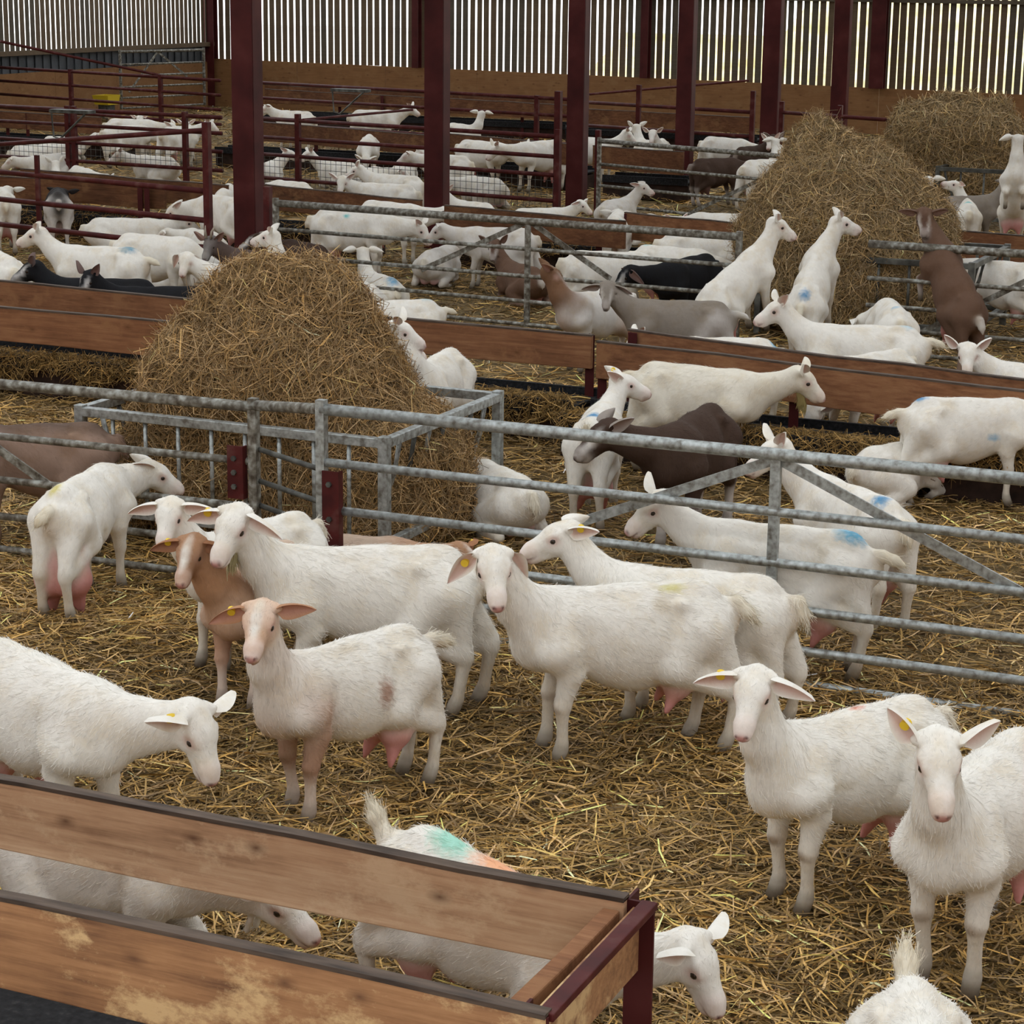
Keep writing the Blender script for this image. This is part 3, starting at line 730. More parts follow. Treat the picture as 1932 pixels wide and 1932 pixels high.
wf_ = struct(MB().box(LX, -8.3, -0.1, 13, -8.2, RZ).build('unseen_wall_front', 'plywood'))  # unseen wall added behind the camera to cut frontal fill light
wl2 = struct(MB().box(LX-0.03, -8.2, -0.1, LX, 27, RZ).build('unseen_wall_side', 'plywood'))  # unseen stretch added to shut out side light from the left
wr = struct(MB().box(13.0, -8, -0.1, 13.1, WY, RZ).build('unseen_wall_right', 'plywood'))  # unseen wall added to darken the right and keep light top-heavy
# row of steel columns into the depth
CX = -12.05
def column(y, label, w=0.30, d=0.22, x=CX):
    o = empty('steel_column', (x, y, 0)); tag(o, label, 'column', 'dark red steel columns')
    # I section: two flanges facing the pens along the rows, web between
    MB().box(x-w/2, y-d/2, -0.02, x+w/2-0.05, y-d/2+0.016, RZ).build('flange', 'red', o)
    MB().box(x-w/2, y+d/2-0.016, -0.02, x+w/2-0.05, y+d/2, RZ).build('flange', 'red', o)
    MB().box(x+w/2-0.06, y-d/2+0.016, -0.02, x+w/2-0.045, y+d/2-0.016, RZ).build('web', 'red', o)
    return o
for yy, lb in ((20.4, 'widest and nearest of the dark red steel columns, between the railing and hay heap'),
               (25.0, 'second nearest dark red steel column, behind the galvanised gate'),
               (29.64, 'third dark red steel column, beside the end of the meshed red fence'),
               (34.27, 'fourth dark red steel column, left of the tall hay heap'),
               (38.9, 'fifth dark red steel column, slim, left above the tall hay heap'),
               (43.5, 'farthest free-standing dark red steel column, just above the tall hay heap')):
    column(yy, lb, 0.30 if yy < 36 else 0.36)

# ------------------------------------------------------------------ feed barriers: board pairs on steel legs over a dark belt
def plank(parent, a, b, z0, z1, mt, t=0.045, name='board', edge=True):
    """upright board between floor points a and b"""
    a = np.array(a, float)[:2]; b = np.array(b, float)[:2]; d = (b-a)/np.linalg.norm(b-a); n = np.array([-d[1], d[0]])*t/2
    ln = np.linalg.norm(b-a); ns = max(2, int(ln/0.5)); m_ = MB(); vs = []; fs = []
    for i in range(ns+1):
        p = a + (b-a)*i/ns; w0 = random.uniform(-0.006, 0.006); w1 = random.uniform(-0.008, 0.008)
        vs += [(*(p-n), z0+w0), (*(p-n), z1+w1), (*(p+n), z1+w1), (*(p+n), z0+w0)]
    for i in range(ns):
        for k in range(4): fs.append((i*4+k, i*4+(k+1) % 4, (i+1)*4+(k+1) % 4, (i+1)*4+k))
    fs += [(0, 1, 2, 3)[::-1], tuple(ns*4+k for k in range(4))]
    o = m_.add(vs, fs).build(name, mt, parent, bevel=0.006)
    if edge:
        m2 = MB(); vs2 = []
        for i in range(ns+1):
            q = vs[i*4+1]; q2 = vs[i*4+2]
            vs2 += [(q[0]-n[0]*0.06, q[1]-n[1]*0.06, q[2]-0.010), (q[0]-n[0]*0.06, q[1]-n[1]*0.06, q[2]+0.004), (q2[0]+n[0]*0.06, q2[1]+n[1]*0.06, q2[2]+0.004), (q2[0]+n[0]*0.06, q2[1]+n[1]*0.06, q2[2]-0.010)]
        m2.add(vs2, fs); e = m2.build('worn_edge', 'board_edge', None)
        e.parent = o
    return o
def leg(parent, x, y, z1, z0=0.0, w=0.07):
    return MB().box(x-w/2, y-w/2, z0, x+w/2, y-w/2+0.010, z1).box(x-w/2, y-w/2+0.010, z0, x-w/2+0.010, y+w/2, z1).build('leg', 'red', parent)

# row 1, closest
r1 = empty('feed_barrier', (-4, 5.2, 0)); tag(r1, 'nearest wooden feed barrier with two long boards in the bottom left corner', 'feed barrier', 'feed barriers')
plank(r1, (-6.4, 5.65), (-2.10, 5.65), 0.505, 0.75, 'board')
plank(r1, (-6.4, 4.87), (-2.02, 4.87), 0.46, 0.75, 'board_chewed')
for yy in (5.70, 4.90): leg(r1, -2.06, yy, 0.74, w=0.09)
MB().bar((-2.03, 4.87, 0.735), (-2.03, 5.66, 0.735), 0.05, 0.025).build('end_bar', 'redrail', r1, bevel=0.004)
MB().bar((-2.07, 4.88, 0.62), (-2.07, 5.66, 0.62), 0.02, 0.20).build('end_panel', 'board_chewed', r1)
plank(r1, (-2.135, 4.91), (-2.135, 5.62), 0.60, 0.722, 'board_red', 0.055, 'gnawed_board', False)
MB().box(-6.4, 4.88, 0.24, -2.6, 5.40, 0.27).box(-6.4, 4.84, 0.10, -2.6, 4.88, 0.30).build('belt', 'belt', r1)
MB().box(-6.4, 4.86, 0.0, -2.6, 5.36, 0.24).build('base', 'dark_base', r1)

FRINGE = []
def row(label, near_, far_, z0, z1, mt, legs_, y0, y1, x0, x1, belt=True):
    r = empty('feed_barrier', ((x0+x1)/2, (y0+y1)/2, 0)); tag(r, label, 'feed barrier', 'feed barriers')
    for lst in (near_, far_):
        for (ax_, ay_, bx_, by_) in lst:
            plank(r, P(ax_, ay_, z1), P(bx_, by_, z1), z0, z1, mt)
    for (lx, ly) in legs_:
        q = P(lx, ly, z1); leg(r, q[0], q[1]+0.05, z1-0.01)
    if belt:
        MB().box(x0, y0+0.08, 0.22, x1, y0+0.11, 0.33).box(x0, y0+0.11, 0.25, x1, y1-0.25, 0.27).box(x0, y1-0.27, 0.22, x1, y1-0.24, 0.33).build('belt', 'belt', r)
        MB().box(x0, y0+0.12, -0.02, x1, y1-0.28, 0.22).build('base', 'dark_base', r)
        FRINGE.append((x0, x1, y0+0.08, 0.33))
    return r
row('reddish wooden feed barrier behind the near feeder, left of its hay heap', [(-120, 567, 322, 606)], [(-120, 518, 700, 598)], 0.47, 0.75, 'board_red', [(318, 604), (-60, 572)], 14.35, 15.25, -12.2, -9.25)
row('plain wooden feed barrier board running from the near hay heap to the pen centre', [(640, 592, 1118, 631)], [], 0.49, 0.75, 'board_red', [(1112, 630)], 14.6, 15.5, -8.6, -6.0)
row('long orange-brown feed barrier behind the bearded goat at the right', [(1128, 642, 2000, 744)], [(1187, 622, 2000, 725)], 0.47, 0.75, 'board_red', [(1136, 643), (1500, 686), (1192, 626)], 14.15, 15.1, -5.9, -1.9)
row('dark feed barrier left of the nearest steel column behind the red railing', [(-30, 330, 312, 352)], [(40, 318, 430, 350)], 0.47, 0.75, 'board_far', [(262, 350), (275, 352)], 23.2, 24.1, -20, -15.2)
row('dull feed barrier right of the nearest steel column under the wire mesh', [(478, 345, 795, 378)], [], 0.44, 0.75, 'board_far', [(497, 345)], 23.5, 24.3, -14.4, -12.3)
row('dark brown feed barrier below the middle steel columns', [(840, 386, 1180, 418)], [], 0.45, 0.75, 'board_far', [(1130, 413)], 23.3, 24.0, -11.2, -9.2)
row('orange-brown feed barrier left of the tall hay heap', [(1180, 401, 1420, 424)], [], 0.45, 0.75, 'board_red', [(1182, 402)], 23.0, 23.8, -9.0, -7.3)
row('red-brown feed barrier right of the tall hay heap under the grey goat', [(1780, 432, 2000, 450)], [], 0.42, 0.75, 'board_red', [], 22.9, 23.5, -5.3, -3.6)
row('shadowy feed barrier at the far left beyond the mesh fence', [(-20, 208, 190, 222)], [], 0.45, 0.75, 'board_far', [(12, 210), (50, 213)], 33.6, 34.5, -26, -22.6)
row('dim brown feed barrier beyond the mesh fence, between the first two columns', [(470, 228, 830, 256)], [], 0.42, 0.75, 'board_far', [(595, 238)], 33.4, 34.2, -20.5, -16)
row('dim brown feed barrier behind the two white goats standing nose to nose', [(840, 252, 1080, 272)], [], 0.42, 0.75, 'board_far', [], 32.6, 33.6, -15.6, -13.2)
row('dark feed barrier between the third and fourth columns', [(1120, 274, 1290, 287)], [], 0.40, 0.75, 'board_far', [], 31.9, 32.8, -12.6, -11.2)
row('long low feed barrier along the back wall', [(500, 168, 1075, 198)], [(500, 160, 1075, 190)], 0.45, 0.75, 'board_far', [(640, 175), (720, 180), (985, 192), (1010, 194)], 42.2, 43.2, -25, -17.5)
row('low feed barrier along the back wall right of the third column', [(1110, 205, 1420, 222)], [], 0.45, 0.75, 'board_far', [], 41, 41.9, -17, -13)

# ------------------------------------------------------------------ galvanised gates and red fences
def rail(parent, a, b, r, mt, name='rail', n=8):
    return MB().tube([a, b], r, n).build(name, mt, parent, smooth=True)
def gate(label, A_, B_, zs, mt, rtop=0.030, r=0.021, stiles=(), ends=(True, True), diag=(), cat='gate', name='gate', group='galvanised gates'):
    a = np.array(A_, float); b = np.array(B_, float)
    o = empty(name, (*(a+(b-a)*0.5)[:2], 0)); tag(o, label, cat, group)
    at = lambda t, z: np.array([*(a+(b-a)*t)[:2], z])
    for i, z in enumerate(zs):
        z0, z1 = z if isinstance(z, tuple) else (z, z)
        rail(o, at(0, z0), at(1, z1), rtop if i == 0 else r, mt)
    ztop = max((z if not isinstance(z, tuple) else z[0]) for z in zs); zlo = min((z if not isinstance(z, tuple) else z[0]) for z in zs)
    for t in ([0.0] if ends[0] else []) + ([1.0] if ends[1] else []):
        MB().bar(at(t, zlo-0.02), at(t, ztop+0.05), 0.05, 0.05).build('end_stile', mt, o)
    for t in stiles:
        MB().bar(at(t, zlo-0.02), at(t, ztop-0.02), 0.05, 0.035).build('stile', mt, o)
    for (t0, z0, t1, z1) in diag:
        nrm = np.array([(b-a)[1], -(b-a)[0], 0]); nrm /= np.linalg.norm(nrm)
        off = nrm*-0.02
        MB().bar(at(t0, z0)+off, at(t1, z1)+off, 0.012, 0.05).build('brace', mt, o)
    return o
def tpar(A_, B_, px, py, z):
    q = P(px, py, z); a = np.array(A_)[:2]; b = np.array(B_)[:2]; return float((q[:2]-a)@(b-a)/((b-a)@(b-a)))
# near gate, right leaf
GA = P(592, 777, 1.14); GB = P(2050, 896, 1.14); GA[1] = 10.0; GB[1] = 10.02
ts = tpar(GA, GB, 1465, 858, 1.14)
gate('long galvanised gate of five rails with peaked braces across the foreground right', GA, GB, (1.14, 0.855, 0.60, 0.375, 0.17, 0.0), 'galv', 0.032, 0.024, stiles=(ts,), ends=(True, False),
     diag=((ts-0.003, 1.11, tpar(GA, GB, 985, 1035, 0.62), 0.62), (ts+0.003, 1.11, tpar(GA, GB, 1960, 1125, 0.58), 0.56)))
GC = P(-160, 710, 1.04); GD = P(478, 768, 1.04)
gate('dirty galvanised gate in front of the feeder at the left edge', GC, GD, (1.04, 0.73, 0.47, 0.25, 0.05), 'galv_dirty', 0.031, 0.022, ends=(False, True), diag=((0.20, 0.70, 0.55, 0.27),))
q0 = np.array([*GD[:2], 1.05]); q1 = np.array([*GA[:2], 1.14])
o = empty('gate_latch', (*((q0+q1)/2)[:2], 0)); tag(o, 'dark red bolted latch plates and pipes between the two near gates', 'latch')
rail(o, q0, q1, 0.030, 'galv_dirty', 'pipe')
for zz in (0.80, 0.62, 0.48): rail(o, (q0[0], q0[1]+0.03, zz), (q1[0], q1[1]+0.03, zz), 0.016, 'galv_dark', 'pipe')
for (xx, yy, z0, z1) in ((q0[0]-0.10, q0[1]-0.05, 0.52, 0.82), (q1[0]+0.07, q1[1]-0.05, 0.30, 0.82)):
    MB().box(xx-0.045, yy, z0, xx+0.045, yy+0.012, z1).box(xx+0.045, yy, z0, xx+0.055, yy+0.05, z1).build('plate', 'redrail', o)
    for zz in (z0+0.07, (z0+z1)/2, z1-0.07): MB().tube([(xx, yy+0.005, zz), (xx, yy-0.014, zz)], 0.016, 6).build('bolt', 'galv_dark', o)
# gates of the second line
GA = P(520, 383, 1.1); GB = P(1395, 447, 1.1)
ts = tpar(GA, GB, 985, 420, 1.1)
gate('galvanised gate with peaked braces across the middle pen', GA, GB, (1.1, 0.84, 0.58, 0.34, 0.12), 'galv_dirty', 0.036, 0.020, stiles=(ts,), ends=(True, True),
     diag=((ts-0.005, 1.09, tpar(GA, GB, 770, 505, 0.6), 0.55), (ts+0.005, 1.09, tpar(GA, GB, 1190, 505, 0.68), 0.62)))
GA = P(1640, 460, 1.1); GB = P(2050, 487, 1.1)
gate('galvanised gate in front of the tall hay heap at the right', GA, GB, (1.1, 0.80, 0.56, 0.36, 0.15), 'galv_dirty', 0.036, 0.020, ends=(False, False), diag=((0.22, 0.30, 0.90, 1.05),))
o = tag(MB().bar(P(505, 352, 1.25)-np.array([0, 0, 1.25]), P(505, 352, 1.25), 0.07, 0.07).build('gate_post', 'redrail'), 'thin dark post holding the galvanised gate right of the nearest column', 'post')
# third line gate
GA = P(1131, 266, 1.08); GB = P(1500, 297, 1.08)
gate('far galvanised gate left of the tall hay heap', GA, GB, (1.08, 0.76, 0.46, 0.2, 0.02), 'galv_dirty', 0.032, 0.022, ends=(True, False), diag=((0.45, 0.15, 0.98, 0.98),))
q = P(1129, 245, 1.2); tag(MB().bar((q[0], q[1], 0), (q[0], q[1], 1.2), 0.07, 0.07).build('gate_post', 'redrail'), 'slim dark post at the hinge of the far galvanised gate', 'post')
# red fence in line with the nearest column (left)
GA = P(-70, 318, 1.16); GB = P(392, 361, 1.16)
f1 = gate('red tubular railing left of the nearest steel column with a rising top bar', GA, GB, ((1.40, 1.78), 1.16, 0.86, 0.58), 'redrail', 0.026, 0.030, stiles=(tpar(GA, GB, 72, 331, 1.16),), ends=(False, False), cat='fence', name='railing_fence', group='red railings')
q = P(392, 361, 1.16); MB().bar((q[0], q[1], 0), (q[0], q[1], 1.86), 0.07, 0.07).build('end_post', 'redrail', f1)
# meshed red fence of the third line
def mesh_fence(label, ax_, ay_, bx_, by_, zs, posts, mz=None, mspan=None, tops=1.2, mt='redrail'):
    A_ = P(ax_, ay_, zs[0]); B_ = P(bx_, by_, zs[0])
    o = gate(label, A_, B_, zs, mt, 0.032, 0.030, ends=(False, False), cat='fence', name='railing_fence', group='red railings')
    for t in posts:
        q = A_ + (B_-A_)*t; MB().bar((q[0], q[1], 0), (q[0], q[1], tops), 0.075, 0.075).build('post', mt, o)
    if mz:
        b = MB(); ln = np.linalg.norm(B_-A_); n = int(ln/0.10)
        for i in range(n+1):
            t = i/n
            if mspan and not any(s0 <= t <= s1 for s0, s1 in mspan): continue
            q = A_+(B_-A_)*t; b.tube([(q[0], q[1], mz[0]), (q[0], q[1], mz[1])], 0.004, 4)
        for zz in np.arange(mz[0], mz[1], 0.10): b.tube([(*A_[:2], zz), (*B_[:2], zz)], 0.004, 4)
        w = b.build('wire_mesh', 'galv_dark', o); w['kind'] = 'stuff'
    return o
mesh_fence('red railing with wire mesh at its foot left of the nearest column', -20, 199, 418, 222, (1.14, 0.90, 0.62, 0.33), (0.35, 0.377, 0.85), (0.33, 0.62), None, 1.2)
mesh_fence('red railing with wire mesh at its foot right of the nearest column', 470, 222, 1056, 258, (1.14, 0.86, 0.60, 0.24), (0.17, 0.995), (0.12, 0.60), None, 1.24)
MB_ = P(1054, 172, 1.75)
tag(MB().bar((MB_[0], MB_[1], 0), (MB_[0], MB_[1], 1.75), 0.09, 0.09).build('fence_post', 'redrail'), 'tall thin red post beside the third steel column', 'post')
mesh_fence('distant red railing in front of the plywood at the far left', -20, 126, 415, 152, (1.25, 0.97, 0.69, 0.41), (0.375, 0.76), None, None, 1.3)
mesh_fence('distant red railing along the back between the first columns', 475, 155, 1080, 188, (1.22, 0.93, 0.45), (0.02, 0.9), None, None, 1.26)
mesh_fence('distant red railing behind the fourth column', 1105, 193, 1420, 212, (1.15, 0.75), (0.33, 1.0), None, None, 1.5)
mesh_fence('short distant red railing right of the fifth column', 1475, 212, 1700, 228, (1.12, 0.6), (0.0, 0.5), None, None, 1.3)
def bar_thing(label, a, za, b, zb, r=0.022):
    pa = P(*a, za); pb = P(*b, zb); o = MB().tube([pa, pb], r, 6).build('slanting_bar', 'redrail'); tag(o, label, 'bar', 'slanting red bars'); return o
bar_thing('slanting red bar descending above the far left railing', (0, 78), 1.95, (315, 145), 1.24, 0.03)
bar_thing('slanting red bar crossing the two white goats near the back', (572, 226), 1.16, (778, 207), 1.2)
bar_thing('slanting red bar rising to a post left of the fifth column', (1112, 178), 1.35, (1412, 152), 1.55)
# galvanised bar gate hung on the left wall
GA = P(226, 98, 1.5); GB = P(384, 94, 1.5)
gate('pale galvanised gate hanging against the plywood in the far left corner', GA, GB, (1.5, 1.22, 0.97, 0.72, 0.48, 0.25), 'galv_dirty', 0.03, 0.022, diag=((0.45, 1.48, 0.1, 0.6), (0.45, 1.48, 0.8, 0.9)))
# small steel brackets over the rails
for (px_, py_, z, lb) in ((137, 207, 1.2, 'grey steel trough bracket hooked on the left mesh railing'), (662, 168, 1.25, 'grey steel trough bracket on the railing near the back wall')):
    q = P(px_, py_, z); o = empty('steel_bracket', (q[0], q[1], 0)); tag(o, lb, 'bracket')
    MB().box(q[0]-0.36, q[1]-0.12, z-0.05, q[0]+0.36, q[1]+0.10, z).build('tray', 'galv_dark', o)
    MB().tube([(q[0]-0.33, q[1]-0.1, z-0.04), (q[0]-0.30, q[1]-0.1, z-0.42), (q[0]-0.18, q[1]-0.1, z-0.45), (q[0]+0.30, q[1]-0.1, z-0.05)], 0.018, 6).build('hoop', 'galv_dark', o)
q = P(201, 197, 0.35)
o = empty('mineral_tub', (q[0], q[1], 0)); tag(o, 'yellow plastic tub by the far left fence', 'tub')
MB().add([(q[0]-0.18, q[1]-0.2, 0.35), (q[0]+0.18, q[1]-0.2, 0.35), (q[0]+0.18, q[1]+0.2, 0.35), (q[0]-0.18, q[1]+0.2, 0.35), (q[0]-0.21, q[1]-0.25, 0.56), (q[0]+0.21, q[1]-0.25, 0.56), (q[0]+0.21, q[1]+0.25, 0.56), (q[0]-0.21, q[1]+0.25, 0.56)],
         [(0, 3, 2, 1), (0, 1, 5, 4), (1, 2, 6, 5), (2, 3, 7, 6), (3, 0, 4, 7)]).build('bowl', 'yellow', o)
MB().box(q[0]-0.12, q[1]-0.15, 0, q[0]+0.12, q[1]+0.15, 0.35).build('stand', 'galv_dark', o)

# ------------------------------------------------------------------ hay feeders
def sq(parent, a, b, w, mt, name): return MB().bar(a, b, w, w).build(name, mt, parent, bevel=0.004)
def feeder(label, x0, x1, y0, y1, zt, mt, nf=9, ns=8, detail=True):
    o = empty('hay_feeder', ((x0+x1)/2, (y0+y1)/2, 0)); tag(o, label, 'hay feeder', 'square hay feeders')
    for (xx, yy) in ((x0, y0), (x1, y0), (x1, y1), (x0, y1)): sq(o, (xx, yy, 0), (xx, yy, zt+0.02), 0.06, mt, 'post')
    for (a, b) in (((x0, y0), (x1, y0)), ((x1, y0), (x1, y1)), ((x1, y1), (x0, y1)), ((x0, y1), (x0, y0))):
        sq(o, (*a, zt-0.02), (*b, zt-0.02), 0.055, mt, 'top_rail')
        sq(o, (*a, 0.18), (*b, 0.18), 0.05, mt, 'bottom_rail')
    for k in range(1, nf):
        xx = x0+(x1-x0)*k/nf; MB().tube([(xx, y0, 0.18), (xx, y0, zt-0.03)], 0.014, 6).build('bar', mt, o, smooth=True)
        if k % 3 == 0: MB().tube([(xx, y1, 0.18), (xx, y1, zt-0.03)], 0.016, 6).build('bar', mt, o, smooth=True)
    for k in range(1, ns):
        yy = y0+(y1-y0)*k/ns
        for (xx, dx) in ((x1, -0.28), (x0, 0.28)):
            MB().tube([(xx, yy, zt-0.03), (xx+dx*0.15, yy+0.02, zt-0.22), (xx+dx*0.45, yy+0.05, zt-0.42), (xx+dx, yy+0.08, 0.2)], 0.017, 6).build('slanted_bar', mt if k % 2 else 'galv_dark', o, smooth=True)
    return o
FX0, FX1, FY0, FY1 = -7.64, -5.58, 10.88, 12.45
feeder('square galvanised hay feeder behind the near gate', FX0, FX1, FY0, FY1, 0.80, 'galv')
q = P(1700, 560, 0.3)
F2 = (-6.35, -4.3, 20.3, 21.9)
feeder('galvanised feeder almost buried under the tall pointed hay heap', *F2, 0.80, 'galv_dark', 7, 6)
F3 = (-6.9, -5.0, 30.0, 31.8)
feeder('dark feeder under the distant block of hay at the top right', *F3, 0.85, 'galv_dark', 6, 5)

# ------------------------------------------------------------------ hay heaps
def heap(label, prims, h, n, ln, wd, tint, seed, droop=0.5, z0=0.12):
    r = np.random.default_rng(seed)
    D, lo = field(prims, h, z0)
    V, Q = surface(D, lo, h)
    V = V + 0.022*np.sin(V*np.array([9.1, 8.3, 7.7])[None]+V[:, [1, 2, 0]]*6.0)
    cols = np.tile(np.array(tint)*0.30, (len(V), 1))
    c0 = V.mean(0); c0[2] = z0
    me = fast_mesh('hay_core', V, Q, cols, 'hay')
    o = empty('hay_heap', c0); tag(o, label, 'hay heap', 'heaps of hay')
    co = link('core', me, o); co.matrix_parent_inverse = Matrix.Translation(-Vector(o.location))
    # stalks over the surface
    A3 = V[Q]; nr = np.cross(A3[:, 2]-A3[:, 0], A3[:, 3]-A3[:, 1]); ar = np.linalg.norm(nr, axis=1)*0.5; nr /= (2*ar[:, None]+1e-12)
    up = (nr[:, 2] > -0.5)
    pr = ar*up; idx = r.choice(len(Q), n, p=pr/pr.sum())
    uv = r.random((n, 2, 1)); pts = (A3[idx, 0]*(1-uv[:, 0])+A3[idx, 1]*uv[:, 0])*(1-uv[:, 1]) + (A3[idx, 3]*(1-uv[:, 0])+A3[idx, 2]*uv[:, 0])*uv[:, 1]
    nn = nr[idx]
    rd = r.normal(size=(n, 3)); rd[:, 2] *= 1.0
    down = np.array([0, 0, -1.0]) - nn*(-nn[:, 2:3]); 
    d = rd - nn*np.sum(rd*nn, 1, keepdims=True)*0.72 + down*droop*r.random((n, 1))*2
    L_ = r.uniform(ln[0], ln[1], n); W_ = r.uniform(wd*0.6, wd*1.3, n)
    bend = r.normal(size=(n, 3))*0.55 + np.array([0, 0, -0.25])
    pts = pts + nn*(r.uniform(-0.015, 0.045, n)**1)[:, None]
    lum = r.lognormal(-0.05, 0.42, n)
    warm = r.random(n)
    cs = np.array(tint)[None]*lum[:, None]*(np.stack([1+0*warm, 0.88+0.13*warm, 0.70+0.5*warm], 1))
    cs = np.clip(cs, 0.01, 0.85)
    nrm = nn + 0.6*r.normal(size=(n, 3))
    ms = strands('hay_stalks', pts, d, nrm, L_, W_, bend, cs, 'hay', 2)
    so = link('stalks', ms, o); so['kind'] = 'stuff'; so.matrix_parent_inverse = Matrix.Translation(-Vector(o.location))
    return o
cx, cy = (FX0+FX1)/2, (FY0+FY1)/2
def pc(px_, py_, yy):                      # point of the barn on the plane Y = yy
    d = CF + CR*(px_-966)/FPX - CU*(py_-966)/FPX; t = yy/d[1]; return np.array([d[0]*t, yy, CAMH+d[2]*t])
YH = cy
a = pc(500, 750, YH); top = pc(580, 500, YH)
YN_ = (0, 1, 0)
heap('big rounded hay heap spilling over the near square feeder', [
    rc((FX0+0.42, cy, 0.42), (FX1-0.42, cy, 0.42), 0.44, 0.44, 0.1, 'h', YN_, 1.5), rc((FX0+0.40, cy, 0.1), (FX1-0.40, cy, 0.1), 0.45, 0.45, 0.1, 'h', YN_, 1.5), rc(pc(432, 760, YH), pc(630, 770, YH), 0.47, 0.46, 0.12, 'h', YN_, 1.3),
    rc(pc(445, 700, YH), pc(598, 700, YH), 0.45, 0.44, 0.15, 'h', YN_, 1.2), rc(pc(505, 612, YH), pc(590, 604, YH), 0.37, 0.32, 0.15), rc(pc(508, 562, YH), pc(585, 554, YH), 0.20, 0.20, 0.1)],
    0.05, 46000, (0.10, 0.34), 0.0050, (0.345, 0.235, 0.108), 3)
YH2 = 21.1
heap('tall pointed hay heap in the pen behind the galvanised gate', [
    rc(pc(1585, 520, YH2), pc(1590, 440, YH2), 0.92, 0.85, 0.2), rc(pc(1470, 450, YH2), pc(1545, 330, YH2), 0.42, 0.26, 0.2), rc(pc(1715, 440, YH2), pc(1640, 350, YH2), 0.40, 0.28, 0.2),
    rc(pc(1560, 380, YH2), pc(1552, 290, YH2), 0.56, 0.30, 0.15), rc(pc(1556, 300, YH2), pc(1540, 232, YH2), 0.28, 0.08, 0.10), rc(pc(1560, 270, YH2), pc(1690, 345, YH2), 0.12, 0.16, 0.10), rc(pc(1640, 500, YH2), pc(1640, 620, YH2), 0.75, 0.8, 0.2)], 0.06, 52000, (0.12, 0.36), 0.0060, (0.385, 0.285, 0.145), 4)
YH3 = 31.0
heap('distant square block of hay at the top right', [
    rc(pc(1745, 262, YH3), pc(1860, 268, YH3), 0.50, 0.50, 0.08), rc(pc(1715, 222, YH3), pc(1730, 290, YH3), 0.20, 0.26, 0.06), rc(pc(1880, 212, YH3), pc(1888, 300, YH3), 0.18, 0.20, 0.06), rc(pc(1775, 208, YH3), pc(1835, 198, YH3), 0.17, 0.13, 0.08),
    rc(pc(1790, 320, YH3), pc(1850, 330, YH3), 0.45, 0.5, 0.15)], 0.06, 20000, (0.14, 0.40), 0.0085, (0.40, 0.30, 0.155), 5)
# ------------------------------------------------------------------ the herd
bl = lambda x, y, z, r=0.07, col=BLUE: ((x, y, z), (r, r*0.8, r*0.8), col)
# near pen
goat('white goat with a huge pink udder seen from behind at the left, by the feeder', (212, 1102), (92, 1185), 1.0, zw=0, neck=(55, 5), head=(15, 30), ears='back', udder=2.1, ub=0.10, tail='left', dirty=0.5, marks=[((-0.34, 0.02, 0.76), (0.09, 0.04, 0.05), (0.62, 0.55, 0.16))])
goat('white goat at the left edge bending its head down to the right', (190, 1290), (-45, 1192), 1.10, neck=(-14, 8), head=(-38, 62), ears='out', tags=(-1,), wattles=True, fat=1.12, udder=0.9)
goat('white goat peeking over the brown-necked goat, ears spread', (440, 998), (540, 972), 0.98, neck=(-140, 62), head=(-98, 36), ears='fold')
goat('brown-necked goat with a white blaze between the two white goats', (452, 1072), (540, 1020), 0.95, neck=(-150, 60), head=(-104, 36), ears='fold', coat='rustneck', tags=(-1,), udder=0)
goat('shaggy white goat with a beard standing broadside left of centre', (570, 1032), (858, 1033), 1.13, neck=(-135, 56), head=(-112, 34), ears='fold', tags=(-1,), beard=0.10, udder=1.15, dirty=0.25, hind=(0.02, -0.10))
goat('small white goat with tan legs and a brown flank patch, ears out, in front', (562, 1545), (780, 1475), 1.0, zw=0, neck=(-110, 76), head=(-97, 28), ears='out', earR='fold', coat='tanned', tags=(-1,), marks=[((-0.10, 0.17, 0.55), (0.055, 0.1, 0.085), (0.44, 0.27, 0.20))], tail='out', udder=1.1)
goat('large white lop-eared goat with a yellow tag standing in the centre', (1035, 1430), (1358, 1412), 1.10, zw=0, neck=(-140, 56), head=(-82, 34), ears='droop', tags=(-1,), udder=0.75, dirty=0.2, tail='left', feet=(0.0, 0.03), hind=(-0.05, 0.06), marks=[((-0.20, 0.05, 0.78), (0.07, 0.03, 0.04), (0.60, 0.55, 0.22))])
goat('white goat in profile facing left behind the lop-eared goat', (1215, 1068), (1440, 1090), 1.04, neck=(155, 48), head=(186, 20), ears='back', tags=(1,), tail='down', dirty=0.3)
goat('dusty white goat with a tagged ear at the right, looking at the camera', (1512, 1705), (1690, 1655), 1.02, zw=0, neck=(-130, 72), head=(-110, 34), ears='fold', tags=(-1,), tail='down', dirty=0.5, marks=[((-0.04, 0.0, 0.80), (0.05, 0.03, 0.03), (0.75, 0.20, 0.10))])
goat('white goat with upright spread ears at the lower right edge', (1800, 1850), (1880, 1770), 1.08, zw=0, neck=(-110, 68), head=(-92, 38), ears='up', tags=(-1,), fat=1.1, udder=0.9)
goat('white rump with a short tail rising at the bottom right edge', (1760, 2010), (1728, 1868), 1.0, neck=(-70, 5), head=(-70, 40), tail='up', fat=1.1)
goat('white goat behind the nearest barrier lowering its head between the boards', ('b', -3.98, 6.02), ('b', -4.55, 6.05), 1.0, pose='lie', lower=0.19, wattles=True, neck=(-20, -10), head=(-30, 28), ears='back')
